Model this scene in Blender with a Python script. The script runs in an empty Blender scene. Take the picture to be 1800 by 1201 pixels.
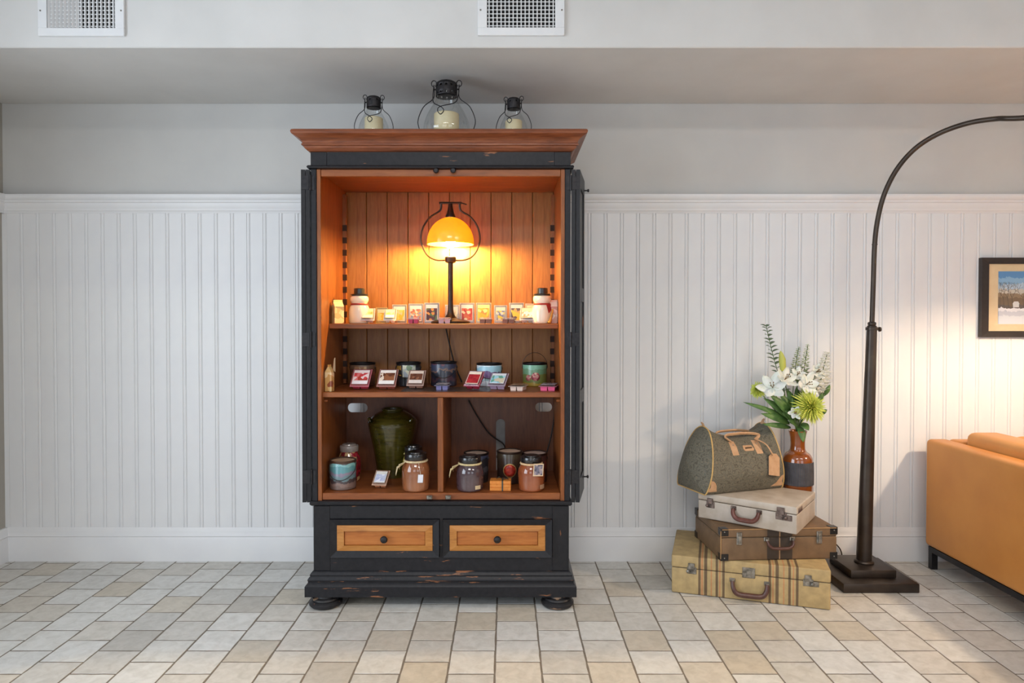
import bpy, bmesh, math, random
from mathutils import Vector, Matrix, Euler
random.seed(11)
S = bpy.context.scene
C = S.collection
PI = math.pi
R = math.radians

# ------------------------------------------------------------------ camera, light, exposure
FOC, CAM_H, CAM_D, PITCH = 1190.0, 1.2, 3.384, R(0.9)      # focal length in pixels of the 1800 px frame, metres
PX0, PY0 = 890.0, 565.0 + FOC * math.tan(PITCH)
cd = bpy.data.cameras.new('camera'); cam = bpy.data.objects.new('camera', cd); C.objects.link(cam)
cd.sensor_fit = 'HORIZONTAL'; cd.sensor_width = 36.0; cd.lens = 36.0 * FOC / 1800.0
cd.shift_x = (900.0 - PX0) / 1800.0; cd.shift_y = (PY0 - 600.5) / 1800.0
cd.clip_start = 0.05
cam.location = (0, -CAM_D, CAM_H); cam.rotation_euler = (PI / 2 - PITCH, 0, 0)
S.camera = cam
S.view_settings.view_transform = 'Standard'; S.view_settings.look = 'None'
S.view_settings.gamma = 1.0; S.view_settings.use_curve_mapping = False
S.view_settings.exposure = -0.10

world = bpy.data.worlds.new('sky'); S.world = world; world.use_nodes = True
bg = world.node_tree.nodes['Background']; bg.inputs[0].default_value = (0.62, 0.78, 1.0, 1); bg.inputs[1].default_value = 1.0

def area(name, loc, rot, sx, sy, power, col):
    l = bpy.data.lights.new(name, 'AREA'); l.shape = 'RECTANGLE'; l.size = sx; l.size_y = sy
    l.energy = power; l.color = col
    o = bpy.data.objects.new(name, l); C.objects.link(o); o.location = loc; o.rotation_euler = rot
    return o
RX0, RX1, RY0, RZ1 = -2.508, 4.6, -6.6, 2.78               # the room: left wall, right wall, wall behind the camera, ceiling
# daylight entering through the three windows (one in the left wall, two behind the camera)
area('daylight_left_window', (RX0 - 0.30, -2.75, 1.35), (0, -PI / 2, 0), 2.0, 2.3, 100, (0.80, 0.90, 1.0))
area('daylight_rear_window', (-0.9, RY0 - 0.30, 1.45), (PI / 2, 0, 0), 2.2, 1.9, 26, (0.95, 0.97, 1.0))
area('daylight_rear_window', (2.6, RY0 - 0.30, 1.45), (PI / 2, 0, 0), 2.2, 1.9, 26, (0.95, 0.97, 1.0))

def at(px, py, Y):
    """point of the plane y = Y that the photograph shows at pixel (px, py)"""
    a, b = (px - PX0) / FOC, (PY0 - py) / FOC
    d = Vector((a, math.cos(PITCH) + b * math.sin(PITCH), -math.sin(PITCH) + b * math.cos(PITCH)))
    return Vector((0, -CAM_D, CAM_H)) + d * ((Y + CAM_D) / d.y)

# ------------------------------------------------------------------ materials
def lin(c):
    return tuple((v / 255 / 12.92) if v / 255 <= 0.04045 else ((v / 255 + 0.055) / 1.055) ** 2.4 for v in c[:3]) + (1.0,)
MATS = {}
def _new(name):
    m = bpy.data.materials.new(name); m.use_nodes = True
    nt = m.node_tree; b = nt.nodes['Principled BSDF']
    MATS[name] = m
    return m, nt, b
def _coords(nt, scale=(1, 1, 1), kind='Object'):
    tc = nt.nodes.new('ShaderNodeTexCoord'); mp = nt.nodes.new('ShaderNodeMapping')
    mp.inputs['Scale'].default_value = scale
    nt.links.new(tc.outputs[kind], mp.inputs[0]); return mp.outputs[0]
def _noise(nt, vec, scale, detail=4, rough=0.55, dist=0.0):
    n = nt.nodes.new('ShaderNodeTexNoise'); n.inputs['Scale'].default_value = scale
    n.inputs['Detail'].default_value = detail; n.inputs['Roughness'].default_value = rough
    n.inputs['Distortion'].default_value = dist
    nt.links.new(vec, n.inputs['Vector']); return n.outputs['Fac']
def _ramp(nt, fac, stops, interp='LINEAR'):
    r = nt.nodes.new('ShaderNodeValToRGB'); r.color_ramp.interpolation = interp
    e = r.color_ramp.elements
    while len(e) < len(stops): e.new(0.5)
    for i, (p, c) in enumerate(stops):
        e[i].position = p; e[i].color = lin(c) if max(c[:3]) > 1.0 or len(c) == 3 else c
    nt.links.new(fac, r.inputs[0]); return r.outputs[0]
def _bump(nt, b, fac, strength, dist=0.002):
    n = nt.nodes.new('ShaderNodeBump'); n.inputs['Strength'].default_value = strength; n.inputs['Distance'].default_value = dist
    nt.links.new(fac, n.inputs['Height']); nt.links.new(n.outputs[0], b.inputs['Normal'])
def mat(name, c1, c2=None, rough=0.5, metal=0.0, scale=30, stretch=(1, 1, 1), bump=0.0, bdist=0.002, lo=0.35, hi=0.65, coat=0.0, spec=0.5, detail=4, dist=0.0):
    """plain procedural surface: two tones mixed by noise, optional relief"""
    if name in MATS: return MATS[name]
    m, nt, b = _new(name)
    c2 = c2 or tuple(min(255, v * 0.9 + 4) for v in c1)
    f = _noise(nt, _coords(nt, stretch), scale, detail, 0.55, dist)
    nt.links.new(_ramp(nt, f, [(lo, c1), (hi, c2)]), b.inputs['Base Color'])
    b.inputs['Roughness'].default_value = rough; b.inputs['Metallic'].default_value = metal
    b.inputs['Coat Weight'].default_value = coat; b.inputs['Specular IOR Level'].default_value = spec
    if bump: _bump(nt, b, f, bump, bdist)
    return m
def wood(name, dark, mid, light, axis='Z', rough=0.42, scale=6.0, bump=0.12, knots=0.0):
    if name in MATS: return MATS[name]
    m, nt, b = _new(name)
    st = {'X': (0.12, 1, 1), 'Y': (1, 0.12, 1), 'Z': (1, 1, 0.12)}[axis]
    v = _coords(nt, st)
    f1 = _noise(nt, v, scale * 4, 6, 0.6, 1.2); f2 = _noise(nt, v, scale * 26, 3, 0.5)
    mx = nt.nodes.new('ShaderNodeMix'); mx.data_type = 'FLOAT'; mx.inputs[0].default_value = 0.35
    nt.links.new(f1, mx.inputs[2]); nt.links.new(f2, mx.inputs[3])
    nt.links.new(_ramp(nt, mx.outputs[0], [(0.3, dark), (0.5, mid), (0.7, light)]), b.inputs['Base Color'])
    b.inputs['Roughness'].default_value = rough
    _bump(nt, b, mx.outputs[0], bump, 0.0015)
    return m
def worn(name, paint, under, stretch=(1, 4, 6), amount=0.66, rough=0.42, scale=7):
    """dark paint rubbed through in patches"""
    if name in MATS: return MATS[name]
    m, nt, b = _new(name)
    f = _noise(nt, _coords(nt, stretch), scale, 9, 0.62)
    g = _noise(nt, _coords(nt), 60, 3)
    p2 = tuple(min(255, v + 7) for v in paint)
    base = _ramp(nt, g, [(0.35, paint), (0.65, p2)])
    k = _ramp(nt, f, [(amount, (0, 0, 0, 1.0)), (amount + 0.03, (1, 1, 1, 1.0))])
    mx = nt.nodes.new('ShaderNodeMix'); mx.data_type = 'RGBA'
    nt.links.new(k, mx.inputs[0]); nt.links.new(base, mx.inputs[6]); mx.inputs[7].default_value = lin(under)
    nt.links.new(mx.outputs[2], b.inputs['Base Color'])
    b.inputs['Roughness'].default_value = rough; b.inputs['Specular IOR Level'].default_value = 0.3; _bump(nt, b, g, 0.08)
    return m
def printed(name, stops, scale=40, rough=0.4, kind='voronoi', stretch=(1, 1, 1), coat=0.2):
    """flat printed artwork: blotches of a few inks"""
    if name in MATS: return MATS[name]
    m, nt, b = _new(name)
    v = _coords(nt, stretch)
    if kind == 'voronoi':
        t = nt.nodes.new('ShaderNodeTexVoronoi'); t.inputs['Scale'].default_value = scale; nt.links.new(v, t.inputs['Vector'])
        sp = nt.nodes.new('ShaderNodeSeparateColor'); nt.links.new(t.outputs['Color'], sp.inputs[0]); f = sp.outputs[0]
    else:
        f = _noise(nt, v, scale, 3, 0.6, 1.0)
    nt.links.new(_ramp(nt, f, stops, 'CONSTANT'), b.inputs['Base Color'])
    b.inputs['Roughness'].default_value = rough; b.inputs['Coat Weight'].default_value = coat
    return m
def axis_bands(name, axis, lo, hi, stops, rough=0.5, noise=0.0, nscale=20, bump=0.0, coat=0.0, weave=0):
    """inks in bands along one axis of the object (stripes, painted scenes)"""
    if name in MATS: return MATS[name]
    m, nt, b = _new(name)
    v = _coords(nt); sp = nt.nodes.new('ShaderNodeSeparateXYZ'); nt.links.new(v, sp.inputs[0])
    mr = nt.nodes.new('ShaderNodeMapRange'); mr.inputs[1].default_value = lo; mr.inputs[2].default_value = hi
    nt.links.new(sp.outputs['XYZ'.index(axis)], mr.inputs[0]); f = mr.outputs[0]
    n = _noise(nt, v, nscale, 5)
    if noise:
        ma = nt.nodes.new('ShaderNodeMath'); ma.operation = 'MULTIPLY_ADD'; ma.inputs[1].default_value = noise
        sb = nt.nodes.new('ShaderNodeMath'); sb.operation = 'SUBTRACT'; sb.inputs[1].default_value = 0.5
        nt.links.new(n, sb.inputs[0]); nt.links.new(sb.outputs[0], ma.inputs[0]); nt.links.new(f, ma.inputs[2]); f = ma.outputs[0]
    colr = _ramp(nt, f, stops, 'CONSTANT')
    if weave:
        n2 = _noise(nt, _coords(nt), weave, 4)
        k = _ramp(nt, n2, [(0.3, (0.72, 0.72, 0.72, 1.0)), (0.7, (1, 1, 1, 1.0))])
        mx = nt.nodes.new('ShaderNodeMix'); mx.data_type = 'RGBA'; mx.blend_type = 'MULTIPLY'; mx.inputs[0].default_value = 1
        nt.links.new(colr, mx.inputs[6]); nt.links.new(k, mx.inputs[7]); colr = mx.outputs[2]
    nt.links.new(colr, b.inputs['Base Color'])
    b.inputs['Roughness'].default_value = rough; b.inputs['Coat Weight'].default_value = coat
    if bump: _bump(nt, b, n, bump)
    return m
def clear(name, tint=(255, 255, 255), gloss=0.12, rough=0.04):
    """thin clear sheet (glass globe, plastic shell)"""
    if name in MATS: return MATS[name]
    m, nt, b = _new(name); nt.nodes.remove(b)
    t = nt.nodes.new('ShaderNodeBsdfTransparent'); t.inputs[0].default_value = lin(tint)
    g = nt.nodes.new('ShaderNodeBsdfGlossy'); g.inputs['Roughness'].default_value = rough
    fr = nt.nodes.new('ShaderNodeLayerWeight'); fr.inputs[0].default_value = 0.25
    ma = nt.nodes.new('ShaderNodeMath'); ma.operation = 'MULTIPLY_ADD'; ma.inputs[1].default_value = 0.45; ma.inputs[2].default_value = gloss
    mx = nt.nodes.new('ShaderNodeMixShader')
    nt.links.new(fr.outputs['Facing'], ma.inputs[0]); nt.links.new(ma.outputs[0], mx.inputs[0])
    nt.links.new(t.outputs[0], mx.inputs[1]); nt.links.new(g.outputs[0], mx.inputs[2])
    nt.links.new(mx.outputs[0], nt.nodes['Material Output'].inputs[0])
    return m
def glowing(name, col, strength):
    if name in MATS: return MATS[name]
    m, nt, b = _new(name); nt.nodes.remove(b)
    e = nt.nodes.new('ShaderNodeEmission'); e.inputs[0].default_value = col; e.inputs[1].default_value = strength
    nt.links.new(e.outputs[0], nt.nodes['Material Output'].inputs[0]); return m
def shade_glass(name, col, trans=0.55, gloss=0.06):
    if name in MATS: return MATS[name]
    m, nt, b = _new(name); nt.nodes.remove(b)
    d = nt.nodes.new('ShaderNodeBsdfDiffuse'); d.inputs[0].default_value = lin(col)
    t = nt.nodes.new('ShaderNodeBsdfTranslucent'); t.inputs[0].default_value = lin(col)
    g = nt.nodes.new('ShaderNodeBsdfGlossy'); g.inputs['Roughness'].default_value = 0.15
    a = nt.nodes.new('ShaderNodeMixShader'); a.inputs[0].default_value = trans
    c = nt.nodes.new('ShaderNodeMixShader'); c.inputs[0].default_value = gloss
    nt.links.new(d.outputs[0], a.inputs[1]); nt.links.new(t.outputs[0], a.inputs[2])
    nt.links.new(a.outputs[0], c.inputs[1]); nt.links.new(g.outputs[0], c.inputs[2])
    nt.links.new(c.outputs[0], nt.nodes['Material Output'].inputs[0]); return m

# ------------------------------------------------------------------ mesh builder
class MB:
    def __init__(s): s.v = []; s.f = []
    def add(s, vs, fs, M=None):
        o = len(s.v)
        s.v += [tuple(M @ Vector(p)) if M else tuple(p) for p in vs]
        s.f += [tuple(i + o for i in f) for f in fs]; return s
    def box(s, x0, x1, y0, y1, z0, z1, M=None):
        vs = [(x, y, z) for z in (z0, z1) for y in (y0, y1) for x in (x0, x1)]
        return s.add(vs, [(0, 2, 3, 1), (4, 5, 7, 6), (0, 1, 5, 4), (2, 6, 7, 3), (0, 4, 6, 2), (1, 3, 7, 5)], M)
    def lathe(s, prof, seg=32, M=None, cap=True, a0=0.0, a1=2 * PI):
        vs, fs = [], []; n = len(prof); full = abs(a1 - a0 - 2 * PI) < 1e-6
        k = seg if full else seg + 1
        for j in range(k):
            a = a0 + (a1 - a0) * j / seg
            for (r, z) in prof: vs.append((r * math.cos(a), r * math.sin(a), z))
        for j in range(seg):
            j2 = (j + 1) % k
            for i in range(n - 1): fs.append((j * n + i, j2 * n + i, j2 * n + i + 1, j * n + i + 1))
        if cap and full:
            if prof[0][0] > 1e-5: fs.append(tuple(j * n for j in range(k))[::-1])
            if prof[-1][0] > 1e-5: fs.append(tuple(j * n + n - 1 for j in range(k)))
        return s.add(vs, fs, M)
    def tube(s, pts, r, seg=8, closed=False, M=None, flat=1.0):
        pts = [Vector(p) for p in pts]; n = len(pts); vs, fs = [], []
        rr = r if isinstance(r, (list, tuple)) else [r] * n
        up = None
        for i, p in enumerate(pts):
            if closed: t = pts[(i + 1) % n] - pts[i - 1]
            else: t = pts[min(i + 1, n - 1)] - pts[max(i - 1, 0)]
            t.normalize()
            if up is None:
                up = Vector((0, 0, 1)) if abs(t.z) < 0.9 else Vector((1, 0, 0))
            up = (up - t * up.dot(t)); up = up.normalized() if up.length > 1e-6 else t.orthogonal().normalized()
            sd = t.cross(up)
            for j in range(seg):
                a = 2 * PI * j / seg
                vs.append(p + sd * (math.cos(a) * rr[i]) + up * (math.sin(a) * rr[i] * flat))
        for i in range(n if closed else n - 1):
            i2 = (i + 1) % n
            for j in range(seg): fs.append((i * seg + j, i * seg + (j + 1) % seg, i2 * seg + (j + 1) % seg, i2 * seg + j))
        if not closed: fs += [tuple(range(seg))[::-1], tuple((n - 1) * seg + j for j in range(seg))]
        return s.add(vs, fs, M)
    def prism(s, poly, d0, d1, plane='XZ', M=None):
        """polygon in a plane, extruded along the third axis from d0 to d1"""
        def P(a, b, d): return {'XZ': (a, d, b), 'XY': (a, b, d), 'YZ': (d, a, b)}[plane]
        n = len(poly)
        vs = [P(a, b, d0) for a, b in poly] + [P(a, b, d1) for a, b in poly]
        fs = [tuple(range(n)), tuple(range(n, 2 * n))[::-1]] + [(i, i + n, (i + 1) % n + n, (i + 1) % n) for i in range(n)]
        return s.add(vs, fs, M)
    def sphere(s, c, rx, ry=None, rz=None, seg=14, rings=9, M=None):
        ry = ry or rx; rz = rz or rx; vs = [(c[0], c[1], c[2] - rz)]; fs = []
        for i in range(1, rings):
            t = PI * i / rings
            for j in range(seg):
                a = 2 * PI * j / seg
                vs.append((c[0] + rx * math.sin(t) * math.cos(a), c[1] + ry * math.sin(t) * math.sin(a), c[2] - rz * math.cos(t)))
        vs.append((c[0], c[1], c[2] + rz)); L = len(vs) - 1
        for j in range(seg):
            k = (j + 1) % seg
            fs.append((0, 1 + k, 1 + j)); fs.append((L, L - seg + j, L - seg + k))
            for i in range(rings - 2):
                a = 1 + i * seg; b = a + seg
                fs.append((a + j, a + k, b + k, b + j))
        return s.add(vs, fs, M)
    def torus(s, c, Rr, r, seg=32, s2=8, M=None, sx=1.0, sy=1.0):
        pts = [(c[0] + Rr * sx * math.cos(2 * PI * i / seg), c[1] + Rr * sy * math.sin(2 * PI * i / seg), c[2]) for i in range(seg)]
        return s.tube(pts, r, s2, True, M)
    def mesh(s, name, bevel=0.0, bseg=1, smooth=35):
        me = bpy.data.meshes.new(name); me.from_pydata(s.v, [], s.f)
        bm = bmesh.new(); bm.from_mesh(me)
        bmesh.ops.recalc_face_normals(bm, faces=bm.faces)
        if bevel:
            ed = [e for e in bm.edges if len(e.link_faces) == 2 and e.calc_face_angle(0) > 0.5]
            bmesh.ops.bevel(bm, geom=ed, offset=bevel, segments=bseg, affect='EDGES', profile=0.5, clamp_overlap=True)
        bm.to_mesh(me); bm.free()
        if smooth:
            me.shade_smooth(); me.set_sharp_from_angle(angle=R(smooth))
        return me
    def build(s, name, m, parent=None, bevel=0.0, bseg=1, smooth=35, world=False):
        if world and parent is not None:
            o0 = parent.location
            s.v = [(p[0] - o0.x, p[1] - o0.y, p[2] - o0.z) for p in s.v]
        me = s.mesh(name, bevel, bseg, smooth)
        me.materials.append(m)
        return link(name, me, parent)
def link(name, me, parent=None, loc=(0, 0, 0), rot=(0, 0, 0)):
    o = bpy.data.objects.new(name, me); C.objects.link(o); o.location = loc; o.rotation_euler = rot
    if parent is not None: o.parent = parent
    return o
def tag(o, label=None, cat=None, group=None, kind=None):
    if label: o['label'] = label
    if cat: o['category'] = cat
    if group: o['group'] = group
    if kind: o['kind'] = kind
    return o
def thing(name, label, cat, loc=(0, 0, 0), rz=0.0, group=None):
    o = bpy.data.objects.new(name, None); C.objects.link(o); o.empty_display_size = 0.05
    o.location = loc; o.rotation_euler = (0, 0, rz)
    return tag(o, label, cat, group)
def arc_pts(fn, n, t0=0.0, t1=1.0): return [fn(t0 + (t1 - t0) * i / (n - 1)) for i in range(n)]
def smooth_path(pts, n=8):
    """Catmull-Rom through the points"""
    P = [Vector(p) for p in pts]; out = []
    for i in range(len(P) - 1):
        p0, p1, p2, p3 = P[max(i - 1, 0)], P[i], P[i + 1], P[min(i + 2, len(P) - 1)]
        for k in range(n):
            t = k / n
            out.append(0.5 * ((2 * p1) + (p2 - p0) * t + (2 * p0 - 5 * p1 + 4 * p2 - p3) * t * t + (3 * p1 - p0 - 3 * p2 + p3) * t ** 3))
    out.append(P[-1]); return out

# materials used throughout
WHITE_TRIM = mat('white_satin_paint', (232, 232, 232), (226, 226, 228), rough=0.42, scale=6, lo=0.3, hi=0.7)
GREY_WALL = mat('pale_grey_wall_paint', (197, 196, 194), (203, 202, 199), rough=0.75, scale=3, bump=0.03)
SOFFIT = mat('soffit_paint', (205, 204, 202), (212, 211, 209), rough=0.75, scale=3, bump=0.03)
GREIGE = mat('greige_wall_paint', (172, 167, 158), (166, 161, 152), rough=0.8, scale=5)
BLACK_PAINT = worn('black_rubbed_paint', (27, 27, 31), (140, 92, 62), amount=0.655)
BLACK_V = worn('black_rubbed_paint_upright', (25, 25, 29), (126, 82, 56), stretch=(5, 5, 0.8), amount=0.68)
ORANGE_Z = wood('orange_pine_upright', (98, 50, 18), (132, 72, 28), (152, 90, 40), 'Z')
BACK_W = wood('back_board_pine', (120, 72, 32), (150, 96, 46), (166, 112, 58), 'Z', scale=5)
ORANGE_X = wood('orange_pine_lengthwise', (102, 52, 22), (136, 74, 33), (156, 91, 44), 'X')
CORNICE_W = wood('cornice_red_brown_wood', (78, 38, 20), (122, 65, 37), (148, 86, 52), 'X', rough=0.36)
DRAWER_W = wood('drawer_honey_wood', (140, 82, 30), (176, 116, 52), (194, 136, 72), 'X', rough=0.4)
IRON = mat('dark_iron', (38, 37, 40), (52, 50, 52), rough=0.42, metal=0.6, scale=80)
BRONZE = mat('oil_rubbed_bronze', (66, 58, 53), (78, 69, 62), rough=0.38, metal=0.75, scale=12)
STEEL = mat('aged_nickel', (168, 164, 156), (120, 116, 108), rough=0.35, metal=0.9, scale=60)

# ------------------------------------------------------------------ the setting
# floor: grout bed with single tiles on it, columns run towards the wall, every other column shifted by half a tile
GROUT = mat('grey_brown_grout', (126, 116, 104), (110, 101, 91), rough=0.95, scale=120)
def tile_material():
    m, nt, b = _new('tumbled_stone_tile')
    oi = nt.nodes.new('ShaderNodeObjectInfo'); ge = nt.nodes.new('ShaderNodeNewGeometry')
    ad = nt.nodes.new('ShaderNodeMath'); ad.operation = 'ADD'; nt.links.new(oi.outputs['Random'], ad.inputs[0]); nt.links.new(ge.outputs['Random Per Island'], ad.inputs[1])
    fr = nt.nodes.new('ShaderNodeMath'); fr.operation = 'FRACT'; nt.links.new(ad.outputs[0], fr.inputs[0])
    base = _ramp(nt, fr.outputs[0], [(0.0, (212, 210, 204)), (0.3, (219, 218, 214)), (0.5, (199, 197, 192)), (0.72, (210, 205, 196)), (0.88, (200, 190, 173)), (1.0, (187, 183, 176))])
    tc = nt.nodes.new('ShaderNodeTexCoord'); mp = nt.nodes.new('ShaderNodeMapping'); nt.links.new(tc.outputs['Object'], mp.inputs[0])
    cb = nt.nodes.new('ShaderNodeCombineXYZ'); ml = nt.nodes.new('ShaderNodeMath'); ml.operation = 'MULTIPLY'; ml.inputs[1].default_value = 37.0
    nt.links.new(fr.outputs[0], ml.inputs[0]); nt.links.new(ml.outputs[0], cb.inputs[2]); nt.links.new(cb.outputs[0], mp.inputs['Location'])
    n1 = _noise(nt, mp.outputs[0], 26, 6, 0.62, 0.6); n2 = _noise(nt, mp.outputs[0], 140, 3)
    k = _ramp(nt, n1, [(0.32, (0.76, 0.75, 0.73, 1.0)), (0.62, (1, 1, 1, 1.0))])
    mx = nt.nodes.new('ShaderNodeMix'); mx.data_type = 'RGBA'; mx.blend_type = 'MULTIPLY'; mx.inputs[0].default_value = 0.8
    nt.links.new(base, mx.inputs[6]); nt.links.new(k, mx.inputs[7]); nt.links.new(mx.outputs[2], b.inputs['Base Color'])
    b.inputs['Roughness'].default_value = 0.40; _bump(nt, b, n2, 0.15, 0.001)
    return m
TILE = tile_material()
fl = MB().box(RX0 - 0.2, RX1 + 0.2, RY0 - 0.2, 0.2, -0.12, -0.0013).build('floor', GROUT, smooth=0)
tag(fl, kind='structure')
TW, TL = 0.1609, 0.1625
def tile_shape(rnd):
    hw, hl = TW / 2 - 0.0024, TL / 2 - 0.0029
    pts = []
    for (x0, y0), (x1, y1) in (((-hw, -hl), (hw, -hl)), ((hw, -hl), (hw, hl)), ((hw, hl), (-hw, hl)), ((-hw, hl), (-hw, -hl))):
        for k in range(4):
            t = k / 4.0
            j = 0.0020 * rnd.random()
            x, y = x0 + (x1 - x0) * t, y0 + (y1 - y0) * t
            pts.append((x * (1 - j / hw), y * (1 - j / hl)))
    return pts
def tile_into(mb, pts, ox=0, oy=0, oz=0):
    n = len(pts)
    vs = [(x + ox, y + oy, -0.011 + oz) for x, y in pts] + [(x + ox, y + oy, -0.0006 + oz) for x, y in pts] + [(x * 0.992 + ox, y * 0.992 + oy, oz) for x, y in pts]
    fs = []
    for i in range(n):
        k = (i + 1) % n
        fs += [(i, k, n + k, n + i), (n + i, n + k, 2 * n + k, 2 * n + i)]
    fs.append(tuple(range(2 * n, 3 * n)))
    mb.add(vs, fs)
rt = random.Random(5)
variants = []
for k in range(7):
    mb = MB(); tile_into(mb, tile_shape(rt)); me = mb.mesh('tile', smooth=0); me.materials.append(TILE); variants.append(me)
rest = MB(); count = 0
X_LINE0 = (84.0 - PX0) / (FOC / CAM_D)
for n in range(-2, 46):
    xc = X_LINE0 + TW * (n + 0.5)
    if xc - TW / 2 > RX1 or xc + TW / 2 < RX0 - 0.05: continue
    y_first = -0.043 + (TL if n % 2 == 0 else TL / 2) - TL / 2
    for k in range(0, 42):
        yc = y_first - TL * k
        if yc < RY0: break
        half_view = 0.80 * (yc + TL + CAM_D) + 0.05
        if yc > -1.24 and abs(xc) < half_view and count < 298:
            o = link('tile', variants[rt.randrange(7)], fl, (xc, yc, 0.0005 * (rt.random() - 0.6)), (0, 0, rt.choice((0, PI))))
            count += 1
        else:
            tile_into(rest, tile_shape(rt), xc, yc, -0.0003)
tag(rest.build('tile_field', TILE, fl, smooth=0), kind='stuff')

# back wall with beadboard wainscot
wb = MB().box(RX0 - 0.15, RX1 + 0.15, 0.0, 0.15, 0.0, RZ1).build('wall_back', GREY_WALL, smooth=0); tag(wb, kind='structure')
PITCHB = 0.0807
prof = [(0.0002, 0.0), (0.0002, -0.0085), (0.0015, -0.010), (0.0622, -0.010), (0.0642, -0.0062), (0.0662, -0.0098), (0.0700, -0.0112), (0.0740, -0.0112), (0.0772, -0.0098), (0.0790, -0.0062), (0.0805, -0.0085), (0.0805, 0.0)]
pm = MB().prism(prof, 0.120, 1.765, 'XY').mesh('plank', smooth=30); pm.materials.append(WHITE_TRIM)
x = -2.414 - 0.0705
while x - PITCHB > RX0: x -= PITCHB
while x < RX1 - PITCHB:
    if x >= RX0 + 0.001: link('plank', pm, wb, (x, -0.0005, 0))
    x += PITCHB
fill = MB().box(RX0, -2.414 - 0.0705 + 0.0002, -0.0105, -0.0005, 0.12, 1.765).build('plank', WHITE_TRIM, wb, smooth=0)
def run(prof, axis, a0, a1, name, m, kind='structure', at_wall=0.0):
    """moulding: profile (out from wall, z) extruded along the wall"""
    if axis == 'X': mb = MB().prism([(-o + at_wall, z) for o, z in prof], a0, a1, 'YZ')
    else: mb = MB().prism([(o + at_wall, z) for o, z in prof], a0, a1, 'XZ')
    return tag(mb.build(name, m, smooth=40), kind=kind)
cap = [(0.0, 1.737), (0.014, 1.737), (0.016, 1.746), (0.021, 1.750), (0.021, 1.757), (0.025, 1.762), (0.028, 1.785), (0.034, 1.790), (0.034, 1.797), (0.041, 1.802), (0.046, 1.812), (0.048, 1.820), (0.046, 1.826), (0.0, 1.826)]
run(cap, 'X', RX0, RX1, 'trim_1', WHITE_TRIM)
run(cap, 'Y', -1.2, 0.0, 'trim_2', WHITE_TRIM, at_wall=RX0)
base = [(0.0, 0.0), (0.022, 0.0), (0.022, 0.118), (0.020, 0.122), (0.024, 0.127), (0.020, 0.132), (0.019, 0.146), (0.015, 0.158), (0.012, 0.168), (0.0, 0.168)]
run(base, 'X', RX0, RX1, 'baseboard_back', WHITE_TRIM)
run(base, 'Y', RY0, 0.0, 'baseboard_left', WHITE_TRIM, at_wall=RX0)
# left wall with its window opening, right wall, wall behind the camera with two openings
def wall_with_holes(name, axis, pos, th, a0, a1, holes, m):
    mb = MB(); cuts = sorted(holes); x = a0
    def bx(u0, u1, z0, z1):
        if axis == 'Y': mb.box(pos, pos + th, u0, u1, z0, z1)
        else: mb.box(u0, u1, pos, pos + th, z0, z1)
    for (h0, h1, z0, z1) in cuts:
        bx(x, h0, 0, RZ1); bx(h0, h1, 0, z0); bx(h0, h1, z1, RZ1); x = h1
    bx(x, a1, 0, RZ1)
    return tag(mb.build(name, m, smooth=0), kind='structure')
HL = [(-3.9, -1.6, 0.35, 2.35)]
wall_with_holes('wall_left', 'Y', RX0 - 0.15, 0.15, RY0, 0.0, HL, GREIGE)
HB = [(-2.0, 0.2, 0.5, 2.4), (1.5, 3.7, 0.5, 2.4)]
wall_with_holes('wall_front', 'X', RY0 - 0.15, 0.15, RX0 - 0.15, RX1 + 0.15, HB, GREY_WALL)
tag(MB().box(RX1, RX1 + 0.15, RY0, 0.0, 0, RZ1).build('wall_right', GREY_WALL, smooth=0), kind='structure')
tag(MB().box(RX0 - 0.15, RX1 + 0.15, RY0 - 0.15, 0.15, RZ1, RZ1 + 0.12).build('ceiling', SOFFIT, smooth=0), kind='structure')
def window_frame(name, axis, pos, a0, a1, z0, z1):
    mb = MB(); w = 0.05
    def bx(u0, u1, za, zb):
        if axis == 'Y': mb.box(pos - 0.03, pos + 0.03, u0, u1, za, zb)
        else: mb.box(u0, u1, pos - 0.03, pos + 0.03, za, zb)
    bx(a0, a0 + w, z0, z1); bx(a1 - w, a1, z0, z1); bx(a0 + w, a1 - w, z0, z0 + w); bx(a0 + w, a1 - w, z1 - w, z1)
    mid = (a0 + a1) / 2; bx(mid - 0.02, mid + 0.02, z0 + w, z1 - w)
    return tag(mb.build(name, WHITE_TRIM, smooth=0), kind='structure')
window_frame('window_1', 'Y', RX0 - 0.075, *HL[0])
window_frame('window_2', 'X', RY0 - 0.075, *HB[0])
window_frame('window_3', 'X', RY0 - 0.075, *HB[1])
# boxed bulkhead above the wall
SOF_Z, SOF_Y = 2.282, -0.692
tag(MB().box(RX0, RX1, SOF_Y, 0.0, SOF_Z, RZ1).build('wall_bulkhead', SOFFIT, bevel=0.004, smooth=0), kind='structure')

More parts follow.
